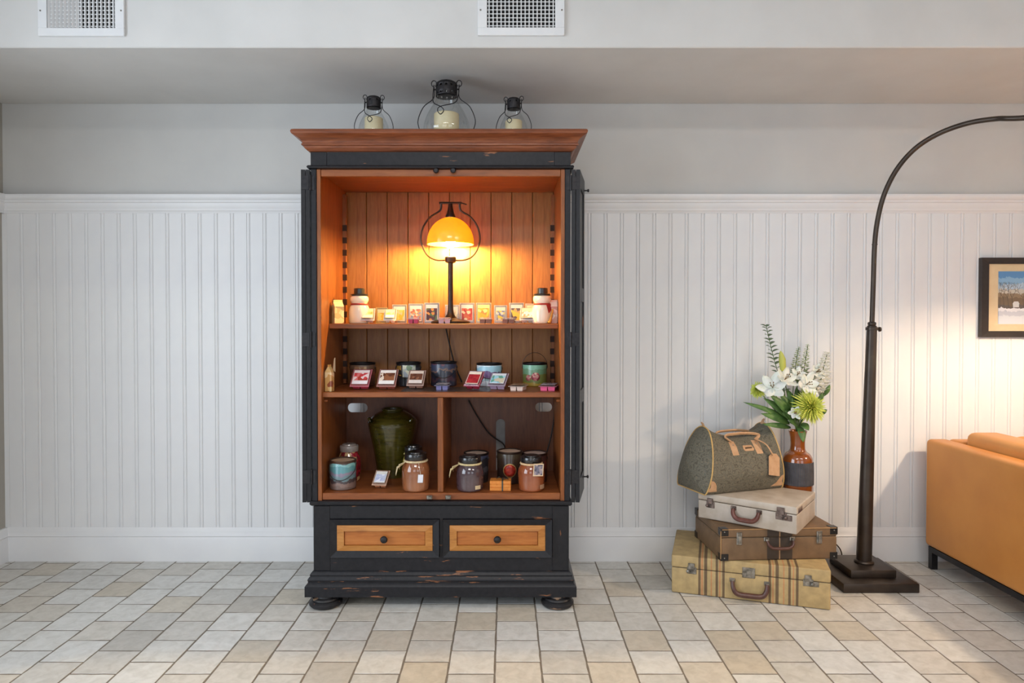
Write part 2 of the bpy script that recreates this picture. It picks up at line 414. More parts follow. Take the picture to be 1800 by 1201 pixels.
# ------------------------------------------------------------------ air vents on the bulkhead face
VENT_W = mat('vent_white_enamel', (226, 227, 228), (220, 221, 223), rough=0.35, scale=10)
VENT_D = mat('duct_shade', (40, 40, 40), (30, 30, 30), rough=0.9)
fin_v = MB().box(-0.0020, 0.0020, -0.0045, 0.004, 0, 0.200).mesh('fin', smooth=0); fin_v.materials.append(VENT_W)
fin_v2 = MB().box(-0.0012, 0.0012, -0.0065, 0.0065, 0, 0.200, Matrix.Rotation(R(-38), 4, 'Z')).mesh('fin', smooth=0); fin_v2.materials.append(VENT_W)
fin_h = MB().box(0, 0.268, -0.0045, -0.0015, -0.0018, 0.0018).mesh('cross_fin', smooth=0); fin_h.materials.append(VENT_W)
for i, (pxl, pxr, pyb, lab) in enumerate(((70, 221, 65, 'white louvred air vent with angled fins at the far left of the bulkhead'), (840, 992, 64, 'white square grid air vent on the bulkhead above the armoire'))):
    a = at(pxl, pyb, SOF_Y); b = at(pxr, pyb, SOF_Y); w = b.x - a.x; cx = (a.x + b.x) / 2
    v = thing('air_vent', lab, 'air vent', (cx, SOF_Y, a.z), 0, 'air vents on the bulkhead')
    iw = 0.134; h = 0.265
    mb = MB(); z0, z1 = 0.031, h - 0.031
    mb.box(-w / 2, w / 2, -0.012, 0.0, 0, z0); mb.box(-w / 2, w / 2, -0.012, 0.0, z1, h)
    mb.box(-w / 2, -iw, -0.012, 0.0, z0, z1); mb.box(iw, w / 2, -0.012, 0.0, z0, z1)
    mb.build('frame', VENT_W, v, bevel=0.0015, smooth=0)
    MB().box(-iw, iw, -0.0012, -0.0004, z0, z1).build('duct_shade_sheet', VENT_D, v, smooth=0)  # no recess is cut; the duct's inner shade is this sheet's dark colour
    nf = 17
    for k in range(nf):
        link('fin', fin_v2 if (i == 0 and k < 8) else fin_v, v, (-iw + 2 * iw * (k + 0.5) / nf, -0.0065, z0 + 0.0005))
    for k in range(13):
        z = z0 + 0.009 + 0.0156 * k
        if z < z1: link('cross_fin', fin_h, v, (-iw, 0.0, z))
    for sx in (-1, 1):
        MB().lathe([(0.0035, 0), (0.0032, 0.0014), (0.0, 0.002)], 10, Matrix.Translation((sx * (w / 2 - 0.011), -0.012, h * 0.37)) @ Matrix.Rotation(PI / 2, 4, 'X')).build('screw', STEEL, v)

# ------------------------------------------------------------------ armoire
AX, YF, YB = -0.274, -0.55, -0.095          # centre line, body front, body back
arm = thing('armoire', 'large open armoire in rubbed black paint with red-brown cornice and orange interior', 'armoire', (AX, -0.31, 0))
BU, BL = 0.542, 0.537
def W(mb, name, m, parent=None, **k):
    """build a part whose coordinates are x from the armoire's centre line, y and z of the room"""
    mb.v = [(p[0], p[1] + 0.31, p[2]) for p in mb.v]
    return mb.build(name, m, parent if parent is not None else arm, **k)
def u_moulding(prof, half, yf, yb, close=True):
    mb = MB(); vs = []; fs = []; n = len(prof)
    for (o, z) in prof:
        vs += [(-half - o, yb, z), (-half - o, yf - o, z), (half + o, yf - o, z), (half + o, yb, z)]
    for i in range(n - 1):
        for k in range(4):
            k2 = (k + 1) % 4
            fs.append((i * 4 + k, i * 4 + k2, (i + 1) * 4 + k2, (i + 1) * 4 + k))
    fs += [(0, 1, 2, 3), tuple((n - 1) * 4 + k for k in (3, 2, 1, 0))]
    return mb.add(vs, fs)
W(u_moulding([(0.0, 1.906), (0.010, 1.909), (0.020, 1.918), (0.023, 1.926), (0.030, 1.928), (0.030, 1.934), (0.026, 1.937), (0.029, 1.945), (0.036, 1.953), (0.047, 1.961), (0.057, 1.965), (0.062, 1.968), (0.065, 1.976), (0.062, 1.984), (0.055, 1.987)], BU, YF, YB), 'cornice', CORNICE_W, smooth=18)
W(MB().box(-BU + 0.068, BU - 0.068, YF, YB, 1.842, 1.906), 'frieze', BLACK_PAINT, smooth=0)
for sx in (-1, 1):
    a, b = sorted((sx * BU, sx * (BU - 0.0672)))
    W(MB().box(a, b, YF - 0.001, YB, 1.842, 1.906), 'frieze_block', BLACK_PAINT, bevel=0.001, smooth=0)
W(u_moulding([(0.0, 1.836), (0.010, 1.838), (0.012, 1.843), (0.008, 1.849), (0.0, 1.851)], BU + 0.002, YF - 0.002, YB), 'frieze_bead', BLACK_PAINT)
# case sides, linings
for sx in (-1, 1):
    a, b = sorted((sx * BU, sx * (BU - 0.023)))
    W(MB().box(a, b, YF, YB, 0.444, 1.8355), 'side_panel', BLACK_V, bevel=0.002, smooth=0)
    a, b = sorted((sx * (BU - 0.0233), sx * (BU - 0.040)))
    W(MB().box(a, b, YF + 0.004, YB, 0.4445, 1.8355), 'side_lining', ORANGE_Z, bevel=0.001, smooth=0)
IW = BU - 0.0405
W(MB().box(-IW, IW, YF + 0.006, YF + 0.028, 1.806, 1.8355), 'top_rail', ORANGE_X, bevel=0.002, smooth=0)
W(MB().box(-IW, IW, YF + 0.030, YB - 0.014, 1.822, 1.8355), 'top_board', ORANGE_X, smooth=0)
# tongue-and-groove back above the middle shelf: single boards
NB = 10; bw = 2 * IW / NB
bp = [(0.0006, 0.0), (0.0006, -0.006), (0.0030, -0.010), (bw - 0.0030, -0.010), (bw - 0.0006, -0.006), (bw - 0.0006, 0.0)]
bm_ = MB().prism(bp, 0.876, 1.8215, 'XY').mesh('back_board', smooth=0); bm_.materials.append(BACK_W)
for k in range(NB): link('back_board', bm_, arm, (-IW + bw * k, YB - 0.003 + 0.31, 0))
W(MB().box(-BU + 0.001, BU - 0.001, YB - 0.0025, YB + 0.004, 0.90, 1.83), 'back_batten', ORANGE_Z, smooth=0)
# plain lower back with hand holes and a cable slot (real openings, the wall shows through the hand holes)
def holed_panel(x0, x1, z0, z1, holes, y0, y1):
    """board with real rounded openings: boxes around each opening, a ring of faces inside its cell"""
    mb = MB(); x = x0; g = 0.004
    for h in sorted(holes, key=lambda q: min(p[0] for p in q)):
        a0, a1 = min(p[0] for p in h) - g, max(p[0] for p in h) + g; b0, b1 = min(p[1] for p in h) - g, max(p[1] for p in h) + g
        mb.box(x, a0, y0, y1, z0, z1); mb.box(a0, a1, y0, y1, z0, b0); mb.box(a0, a1, y0, y1, b1, z1); x = a1
        outer = []
        for i, (px_, pz_) in enumerate(h):
            q, k = divmod(i, 5); ex = a1 if q in (0, 3) else a0; ez = b1 if q in (0, 1) else b0
            k = k if q in (0, 2) else 4 - k
            outer.append((ex, pz_ + (ez - pz_) * k / 2) if k <= 2 else (px_ + (ex - px_) * (4 - k) / 2, ez))
        n = len(h)
        vs = [(p, y0, q) for p, q in h] + [(p, y0, q) for p, q in outer] + [(p, y1, q) for p, q in h] + [(p, y1, q) for p, q in outer]
        fs = []
        for i in range(n):
            k = (i + 1) % n
            fs += [(i, k, n + k, n + i), (2 * n + i, 3 * n + i, 3 * n + k, 2 * n + k), (i, 2 * n + i, 2 * n + k, k)]
        mb.add(vs, fs)
    mb.box(x, x1, y0, y1, z0, z1)
    return mb.mesh('lower_back_panel', smooth=0)
def pill(cx, cz, w, h):
    r = min(w, h) / 2 * 0.9; pts = []
    for qx, qz, a0 in ((1, 1, 0), (-1, 1, PI / 2), (-1, -1, PI), (1, -1, 1.5 * PI)):
        for k in range(5):
            a = a0 + PI / 2 * k / 4
            pts.append((cx + qx * (w / 2 - r) + r * math.cos(a), cz + qz * (h / 2 - r) + r * math.sin(a)))
    return pts
yb_ = -0.104
def ax(px, py, Y): p = at(px, py, Y); return p.x - AX, p.z
hs = []
for (pa, pb, ya, yb2) in ((603, 646, 709, 725), (941, 975, 708, 724), (872, 888, 737, 838)):
    xa, za = ax(pa, ya, yb_); xb, zb = ax(pb, yb2, yb_)
    xa, xb = max(xa, -IW + 0.006), min(xb, IW - 0.006)
    hs.append(pill((xa + xb) / 2, (za + zb) / 2, xb - xa, za - zb))
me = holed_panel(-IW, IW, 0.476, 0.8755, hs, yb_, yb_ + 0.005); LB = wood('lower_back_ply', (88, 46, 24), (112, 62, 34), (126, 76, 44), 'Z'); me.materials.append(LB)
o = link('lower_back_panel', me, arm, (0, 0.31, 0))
x0_, x1_ = min(p[0] for p in hs[2]), max(p[0] for p in hs[2]); z0_, z1_ = min(p[1] for p in hs[2]), max(p[1] for p in hs[2])
W(MB().box(x0_ - 0.006, x1_ + 0.006, yb_ + 0.0055, yb_ + 0.0075, z0_ - 0.006, z1_ + 0.006), 'slot_lit_wall_plate', mat('lit_wall_grey', (150, 150, 148), (140, 140, 138), rough=0.6), smooth=0)  # plate added behind the slot, its grey stands in for the lit wall
# shelves, divider, floor of the case
W(MB().box(-IW, IW, -0.425, YB - 0.0145, 1.168, 1.190), 'upper_shelf', ORANGE_X, bevel=0.002, smooth=0)
W(MB().box(-IW - 0.012, IW + 0.012, -0.525, YB - 0.0145, 0.878, 0.900), 'middle_shelf', ORANGE_X, bevel=0.002, smooth=0)
W(MB().box(-0.0165, 0.0075, -0.530, -0.1055, 0.4765, 0.8775), 'divider', ORANGE_Z, bevel=0.002, smooth=0)
W(MB().box(-IW, IW, -0.542, -0.098, 0.447, 0.476), 'case_floor', ORANGE_X, bevel=0.002, smooth=0)
for sx in (-1, 1):
    st = W(MB().box(*sorted((sx * IW, sx * (IW - 0.014))), -0.168, -0.140, 0.905, 1.80), 'support_strip', ORANGE_Z, smooth=0)
    nm = MB().box(-0.0105, 0.0105, -0.003, 0.003, -0.014, 0.014).mesh('notch_shade_block', smooth=0); nm.materials.append(mat('shaded_notch_brown', (52, 26, 14), (40, 20, 12), rough=0.8))  # solid blocks, the shade inside open notches put into their dark colour
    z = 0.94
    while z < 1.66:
        if abs(z - 1.18) > 0.03: link('notch_shade_block', nm, st, (sx * (IW - 0.0085), -0.168 + 0.31, z))
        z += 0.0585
    for zz in (0.862,):
        W(MB().lathe([(0.006, 0), (0.006, 0.012), (0.004, 0.014)], 10, Matrix.Translation((sx * IW, -0.50, zz)) @ Matrix.Rotation(-sx * PI / 2, 4, 'Y')), 'shelf_peg', ORANGE_X)
# door catches
for (px, py, Y) in ((767, 301, YF + 0.004), (797, 301, YF + 0.004)):
    x, z = ax(px, py, Y)
    W(MB().lathe([(0.004, 0), (0.004, 0.010), (0.011, 0.012), (0.012, 0.017), (0.008, 0.022), (0, 0.023)], 14, Matrix.Translation((x, YF + 0.007, z)) @ Matrix.Rotation(PI / 2, 4, 'X')), 'door_catch', IRON)
for px in (755, 788):
    x, z = ax(px, 879, YF)
    W(MB().box(x - 0.012, x + 0.012, -0.556, -0.5425, 0.452, 0.468).box(x - 0.004, x + 0.010, -0.562, -0.556, 0.456, 0.464), 'door_catch', STEEL, bevel=0.002)
# waist moulding, drawer carcase, plinth, feet
W(u_moulding([(0.0, 0.424), (0.006, 0.426), (0.012, 0.432), (0.013, 0.440), (0.009, 0.4445), (0.0, 0.4455)], BL, YF, YB), 'waist_moulding', BLACK_PAINT)
mb = MB()
dz0, dz1 = 0.207, 0.3705
mb.box(-BL + 0.070, BL - 0.070, YF, YF + 0.022, dz1, 0.4238); mb.box(-BL + 0.070, BL - 0.070, YF, YF + 0.022, 0.150, dz0); mb.box(-0.006, 0.006, YF, YF + 0.022, dz0, dz1)
W(mb, 'drawer_rails', BLACK_PAINT, smooth=0)
for sx in (-1, 1):
    W(MB().box(*sorted((sx * BL, sx * (BL - 0.0695))), YF - 0.001, YF + 0.03, 0.150, 0.4238), 'corner_post', BLACK_V, bevel=0.0015, smooth=0)
    W(MB().box(*sorted((sx * BL, sx * (BL - 0.020))), YF + 0.031, YB, 0.150, 0.4238), 'base_side', BLACK_V, smooth=0)
W(MB().box(-BL + 0.021, BL - 0.021, YB - 0.012, YB, 0.150, 0.4238), 'base_back', BLACK_V, smooth=0)
for sx in (-1, 1):
    c = sx * (0.0065 + (BL - 0.070)) / 2; hw = (BL - 0.0775) / 2 - 0.001; cz = (dz0 + dz1) / 2; hh = (dz1 - dz0) / 2 - 0.002
    def frame(mb, ow, oh, iw, ih, y0, y1, iy=None):
        """picture-frame moulding with mitred, sloping face"""
        iy = y1 if iy is None else iy
        O = [(-ow, -oh), (ow, -oh), (ow, oh), (-ow, oh)]; I = [(-iw, -ih), (iw, -ih), (iw, ih), (-iw, ih)]
        vs = [(c + a, y1, cz + b) for a, b in O] + [(c + a, iy, cz + b) for a, b in I] + [(c + a, y0, cz + b) for a, b in O] + [(c + a, y0, cz + b) for a, b in I]
        fs = []
        for i in range(4):
            k = (i + 1) % 4
            fs += [(i, k, 4 + k, 4 + i), (8 + i, 12 + i, 12 + k, 8 + k), (i, 8 + i, 8 + k, k), (4 + i, 4 + k, 12 + k, 12 + i)]
        return mb.add(vs, fs)
    dr = W(frame(MB(), hw, hh, hw - 0.028, hh - 0.026, YF + 0.016, YF - 0.012, YF - 0.002), 'drawer', BLACK_PAINT, smooth=0)
    p = W(frame(MB(), hw - 0.0282, hh - 0.0262, hw - 0.0582, hh - 0.0495, YF + 0.016, YF - 0.004, YF - 0.009), 'drawer_panel_border', DRAWER_W, dr, smooth=0)
    x0, z0 = hw - 0.0585, hh - 0.0498
    W(MB().box(c - x0, c + x0, YF - 0.0035, YF + 0.016, cz - z0, cz + z0), 'drawer_panel', wood('drawer_amber_wood', (132, 68, 24), (170, 100, 42), (184, 116, 56), 'X'), dr, bevel=0.0025, smooth=0)
    W(MB().lathe([(0.005, 0), (0.005, 0.010), (0.008, 0.013), (0.0145, 0.017), (0.0155, 0.022), (0.012, 0.028), (0.005, 0.031), (0, 0.0315)], 20, Matrix.Translation((c, YF - 0.0035, cz)) @ Matrix.Rotation(PI / 2, 4, 'X')), 'knob', IRON, dr)
W(u_moulding([(0.024, 0.047), (0.030, 0.049), (0.030, 0.092), (0.026, 0.098), (0.019, 0.104), (0.019, 0.112), (0.021, 0.116), (0.019, 0.122), (0.012, 0.130), (0.013, 0.136), (0.009, 0.143), (0.004, 0.148), (0.0, 0.150)], BL, YF, YB), 'plinth', worn('plinth_rubbed_paint', (27, 27, 31), (138, 92, 64), stretch=(1, 3, 9), amount=0.61), smooth=30)
FOOT = worn('foot_rubbed_paint', (34, 33, 35), (136, 110, 88), stretch=(1, 1, 3), amount=0.57, scale=12)
for fx in (-1, 1):
    for fy in (-0.536, -0.16):
        W(MB().lathe([(0.048, 0.0), (0.062, 0.003), (0.069, 0.011), (0.069, 0.019), (0.062, 0.026), (0.056, 0.0285), (0.059, 0.032), (0.055, 0.038), (0.042, 0.041), (0.040, 0.047)], 32, Matrix.Translation((fx * 0.490, fy, 0))), 'foot', FOOT)
# bi-fold doors folded back along the sides: two leaves each
LH0, LH1, LW, LT = 0.440, 1.832, 0.247, 0.0165
def leaf(sx, off, ang, label):
    """frame in (u from hinge, t thickness); u runs backwards along the case side"""
    M = Matrix.Translation((sx * (BU + off), YF - 0.004, 0)) @ Matrix.Rotation(-sx * ang, 4, 'Z')
    def fr(u0, u1, z0, z1, t0=0.0, t1=LT):
        a, b = sorted((sx * t0, sx * t1)); return MB().box(a, b, u0, u1, z0, z1, M)
    f = MB()
    for q in (fr(0, 0.045, LH0, LH1), fr(LW - 0.045, LW, LH0, LH1)): f.v, f.f = f.v + q.v, f.f + [tuple(i + len(f.v) for i in t) for t in q.f]
    zs = [(LH0, LH0 + 0.09), (0.845, 0.905), (1.285, 1.345), (LH1 - 0.07, LH1)]
    for (a, b) in zs:
        q = fr(0.045, LW - 0.045, a, b); n = len(f.v); f.v += q.v; f.f += [tuple(i + n for i in t) for t in q.f]
    d = W(f, 'door_leaf', BLACK_V, smooth=0)
    for i in range(3):
        W(fr(0.0452, LW - 0.0452, zs[i][1] + 0.0002, zs[i + 1][0] - 0.0002, 0.004, LT - 0.005), 'leaf_panel', BLACK_V, d, smooth=0)
    return d, M, fr
for sx in (-1, 1):
    d1, M1, f1 = leaf(sx, 0.0035, R(9.0), 'inner'); d2, M2, f2 = leaf(sx, 0.0225, R(11.0), 'outer')
    for py in (337, 836):
        z = at(1030, py, -0.31).z
        a = M2 @ Vector((sx * LT, LW - 0.02, z))
        W(MB().lathe([(0.0035, 0), (0.003, 0.013), (0.007, 0.015), (0.007, 0.021), (0, 0.023)], 10, Matrix.Translation(a) @ Matrix.Rotation(sx * PI / 2, 4, 'Y')), 'latch_knob', IRON, d2)
    for py in (322, 597, 838):
        z = at(1006, py, YF).z
        hx = sx * (BU + 0.001)
        h = W(MB().lathe([(0.0045, -0.032), (0.0045, 0.032)], 10, Matrix.Translation((hx, YF - 0.0055, z))), 'hinge', IRON)
        W(MB().box(*sorted((sx * (BU - 0.016), sx * BU)), YF - 0.003, YF - 0.0002, z - 0.028, z + 0.028), 'hinge_plate', IRON, h, smooth=0)
        W(MB().box(*sorted((sx * (BU + 0.006), sx * (BU + 0.036))), YF - 0.0075, YF - 0.0045, z - 0.028, z + 0.028), 'hinge_plate', IRON, h, smooth=0)
Z1, Z2, Z3 = 1.190, 0.900, 0.476            # shelf tops

# ------------------------------------------------------------------ glowing table lamp on the upper shelf
LAMP = (at(792, 560, -0.25).x, -0.25, Z1)
lp = thing('table_lamp', 'lit bronze table lamp with amber half-dome shade inside a ring frame', 'lamp', LAMP)
k_ = (CAM_D - 0.25) / FOC
def lz(py): return at(792, py, -0.25).z - Z1
DKB = mat('lamp_dark_bronze', (66, 52, 44), (54, 42, 36), rough=0.35, metal=0.7)
MB().lathe([(0.086, 0), (0.090, 0.004), (0.088, 0.010), (0.070, 0.016), (0.045, 0.020), (0.030, 0.026), (0.0, 0.027)], 36).build('base', DKB, lp)
zc, zt = lz(458), lz(357)
MB().lathe([(0.030, 0.024), (0.024, 0.032), (0.017, 0.042), (0.0135, 0.060), (0.0120, 0.10), (0.0118, zc - 0.006)], 24).build('stem', DKB, lp)
MB().lathe([(0.016, zc - 0.012), (0.0245, zc - 0.008), (0.0265, zc), (0.0265, zc + 0.014), (0.023, zc + 0.018), (0.0, zc + 0.018)], 24).build('collar', DKB, lp)
zm = lz(408); hx, hz = 0.134, (lz(370) - zc) / 2
pts = []
ring = [(-0.016, zc + 0.002), (-0.068, zc + 0.003), (-0.108, zc + 0.026), (-0.132, zc + 0.075), (-0.135, zc + 0.115), (-0.122, zc + 0.160), (-0.092, zc + 0.200), (-0.055, zc + 0.224), (-0.044, zc + 0.238), (-0.042, zt - 0.004)]
pl = smooth_path([(x, 0, z) for x, z in ring], 6)
MB().tube(pl, 0.0046, 8).tube([(-p.x, p.y, p.z) for p in pl], 0.0046, 8).build('ring_frame', DKB, lp)
MB().tube([(-0.052, 0, zt), (0.052, 0, zt)], 0.0052, 8).tube([(0.05, 0, zt), (0.075, -0.004, zt - 0.008)], 0.003, 6).build('top_bar', DKB, lp)
zr = lz(430)
MB().lathe([(0.009, zt - 0.004), (0.011, zt - 0.02), (0.017, zt - 0.048), (0.024, zt - 0.062), (0.024, zt - 0.068), (0.014, zt - 0.070)], 24).build('socket_cap', DKB, lp)
top = zt - 0.066; hgt = top - zr
sh = []
for i in range(15):
    t = i / 14; a = R(13) + (PI / 2 - R(13)) * t
    sh.append((0.1085 * math.sin(a), zr + hgt * math.cos(a) ** 0.92 if i < 14 else zr))
prof2 = sh + [(r - 0.0028 if r > 0.02 else r, z - (0.0025 if i < 12 else 0.0)) for i, (r, z) in reversed(list(enumerate(sh)))]
MB().lathe(prof2, 48, cap=False).build('shade', shade_glass('amber_opal_glass', (255, 200, 72), 0.52), lp, smooth=80)
MB().sphere((0, 0, zr + 0.010), 0.021, 0.021, 0.028).build('bulb', glowing('lamp_bulb', (1.0, 0.64, 0.20, 1), 2500), lp)
MB().tube([(0.004, -0.004, zr - 0.012), (0.004, -0.004, zr - 0.030)], 0.001, 5).sphere((0.001, -0.004, zr - 0.032), 0.005, 0.005, 0.002, 8, 5).build('pull_chain', DKB, lp)
def cord(name, label, pts, r=0.0035):
    return tag(MB().tube(smooth_path(pts, 8), r, 6).build(name, mat('black_cable', (30, 24, 22), (36, 30, 26), rough=0.6)), label, 'power cord')
c1 = [at(784, 578, -0.125), at(790, 605, -0.125), at(799, 640, -0.125), at(812, 672, -0.125), at(822, 692, -0.125)]
cord('power_cord', 'black lamp cord hanging behind the middle shelf cans', [(p.x, p.y, p.z) for p in c1[:4]])
c2 = [at(824, 704, -0.125), at(838, 730, -0.125), at(860, 762, -0.125), at(884, 780, -0.125), at(888, 792, -0.125), at(890, 815, -0.125)]
cord('power_cord', 'black cord slanting down across the lower right compartment back', c2)
c3 = [at(975, 703, -0.15), at(974, 735, -0.15), at(968, 770, -0.15), at(960, 800, -0.15), at(955, 820, -0.15)]
cord('power_cord', 'black cord hanging at the right edge of the lower right compartment', c3)

# ------------------------------------------------------------------ lanterns on top of the armoire
CANDLE = mat('ivory_wax', (236, 222, 182), (228, 208, 160), rough=0.55, scale=14)
GLASS = clear('lantern_glass', (250, 252, 252), 0.06)
WIRE = mat('black_wire', (34, 33, 35), (44, 42, 44), rough=0.45, metal=0.5)
def lantern(px, ptop, label, sc, hw, rz, candle, Y=-0.40, rows=2):
    """sc: overall height; hw: half width of the wire"""
    x = at(px, 200, Y).x; z0 = 1.9875
    g = thing('lantern', label, 'lantern', (x, Y, z0), rz, 'glass lanterns on the armoire')
    rb = hw * 0.78
    MB().lathe([(rb * 0.70, 0), (rb * 0.95, 0.004), (rb * 0.98, 0.010), (rb * 0.9, 0.013), (0, 0.013)], 28).build('base', WIRE, g)
    zn = sc * 0.755; rn = hw * 0.335
    gp = [(rb * 0.78, 0.0135), (rb * 0.98, sc * 0.12), (rb * 1.02, sc * 0.24), (rb * 0.93, sc * 0.38), (rb * 0.72, sc * 0.53), (rb * 0.50, sc * 0.66), (rn, zn), (rn, zn + 0.01)]
    gp = [(p.x, p.z) for p in smooth_path([(r, 0, z) for r, z in gp], 4)]
    MB().lathe(gp, 36, cap=False).build('glass_globe', GLASS, g, smooth=80)
    cr, ch = candle
    cn = MB().lathe([(0, 0.0132), (cr, 0.0134), (cr, ch - 0.003), (cr - 0.004, ch), (cr - 0.010, ch - 0.004), (0, ch - 0.005)], 28).build('candle', CANDLE, g)
    MB().tube([(0, 0, ch - 0.005), (0.001, 0, ch + 0.006)], 0.0012, 5).build('wick', WIRE, cn)
    # pierced cap: holes are real gaps in the metal
    rc = rn * 1.12; z1 = zn - 0.004; z2 = sc * 0.94; seg = 36; mb = MB(); nz = 7; vs = []; fs = []
    pr = []
    for i in range(nz + 1): pr.append((rc, z1 + (z2 - z1) * i / nz))
    pr += [(rc * 0.93, z2 + sc * 0.022), (rc * 0.74, z2 + sc * 0.042), (rc * 0.45, z2 + sc * 0.052)]
    n = len(pr)
    for j in range(seg):
        a = 2 * PI * j / seg
        for (r, z) in pr: vs.append((r * math.cos(a), r * math.sin(a), z))
    for j in range(seg):
        for i in range(n - 1):
            hole = (i in (1, 5) and j % 3 == 0 and rows == 2) or (i == 5 and j % 6 == 0 and rows == 1) or (i == nz + 1 and j % 3 == 0 and rows == 2)
            if not hole: fs.append((j * n + i, ((j + 1) % seg) * n + i, ((j + 1) % seg) * n + i + 1, j * n + i + 1))
    fs.append(tuple(j * n + n - 1 for j in range(seg)))
    mb.add(vs, fs)
    cap_ = mb.build('cap', IRON, g); md = cap_.modifiers.new('thick', 'SOLIDIFY'); md.thickness = 0.0014
    # lugs with curls, side wires, bail with its loop hanging in front
    w = MB(); r = 0.0021 if sc > 0.25 else 0.0017
    lug = MB()
    for sx in (-1, 1):
        zl = sc * 0.86; xl = rc + sc * 0.03
        lug.tube([(sx * rc * 0.98, 0, zl), (sx * xl, 0, zl)], r * 1.6, 6)
        curl = [(sx * (xl + 0.012 * sc / 0.28 * math.sin(a)), 0, zl + 0.012 + 0.016 * sc / 0.28 * (1 - math.cos(a)) * 0.9) for a in [i * PI / 6 for i in range(12)]]
        lug.tube(curl, r, 6)
        side = smooth_path([(sx * xl, 0, zl + 0.012), (sx * (xl + 0.002), 0, sc * 0.72), (sx * (hw * 0.80), 0, sc * 0.58), (sx * hw * 0.99, 0, sc * 0.38), (sx * hw * 0.97, 0, sc * 0.24), (sx * hw * 0.80, 0, sc * 0.08), (sx * rb * 0.93, 0, 0.008)], 6)
        w.tube(side, r, 6)
    lug.build('lug', WIRE, g); w.build('side_wires', WIRE, g)
    zl = sc * 0.86; xl = rc + sc * 0.03; yf = -rb * 1.06; lr = 0.0155 * sc / 0.28; zb = sc * 0.46
    cx0 = -0.10 * hw
    bp_ = [(-xl, 0, zl + 0.02), (-xl, yf * 0.30, sc * 0.73), (-hw * 0.36, yf * 0.76, sc * 0.55), (cx0, yf, zb), (cx0 + lr * 0.9, yf, zb - lr * 1.1), (cx0, yf, zb - lr * 2.2), (cx0 - lr * 0.9, yf, zb - lr * 1.1), (cx0, yf - 0.002, zb), (hw * 0.36, yf * 0.76, sc * 0.55), (xl, yf * 0.30, sc * 0.73), (xl, 0, zl + 0.02)]
    MB().tube(smooth_path(bp_, 7), r, 6).build('bail_handle', WIRE, g)
    return g
lantern(657, 163, 'small glass lantern with ivory candle at the left end of the armoire top', 0.200, 0.084, R(4), (0.040, 0.104), rows=1)
lantern(785, 136, 'big centre glass lantern with pierced black cap and wide candle', 0.266, 0.126, R(-2), (0.055, 0.122), rows=2)
lantern(903, 167, 'small glass lantern with ivory candle at the right end of the armoire top', 0.193, 0.078, R(-10), (0.037, 0.092), rows=1)

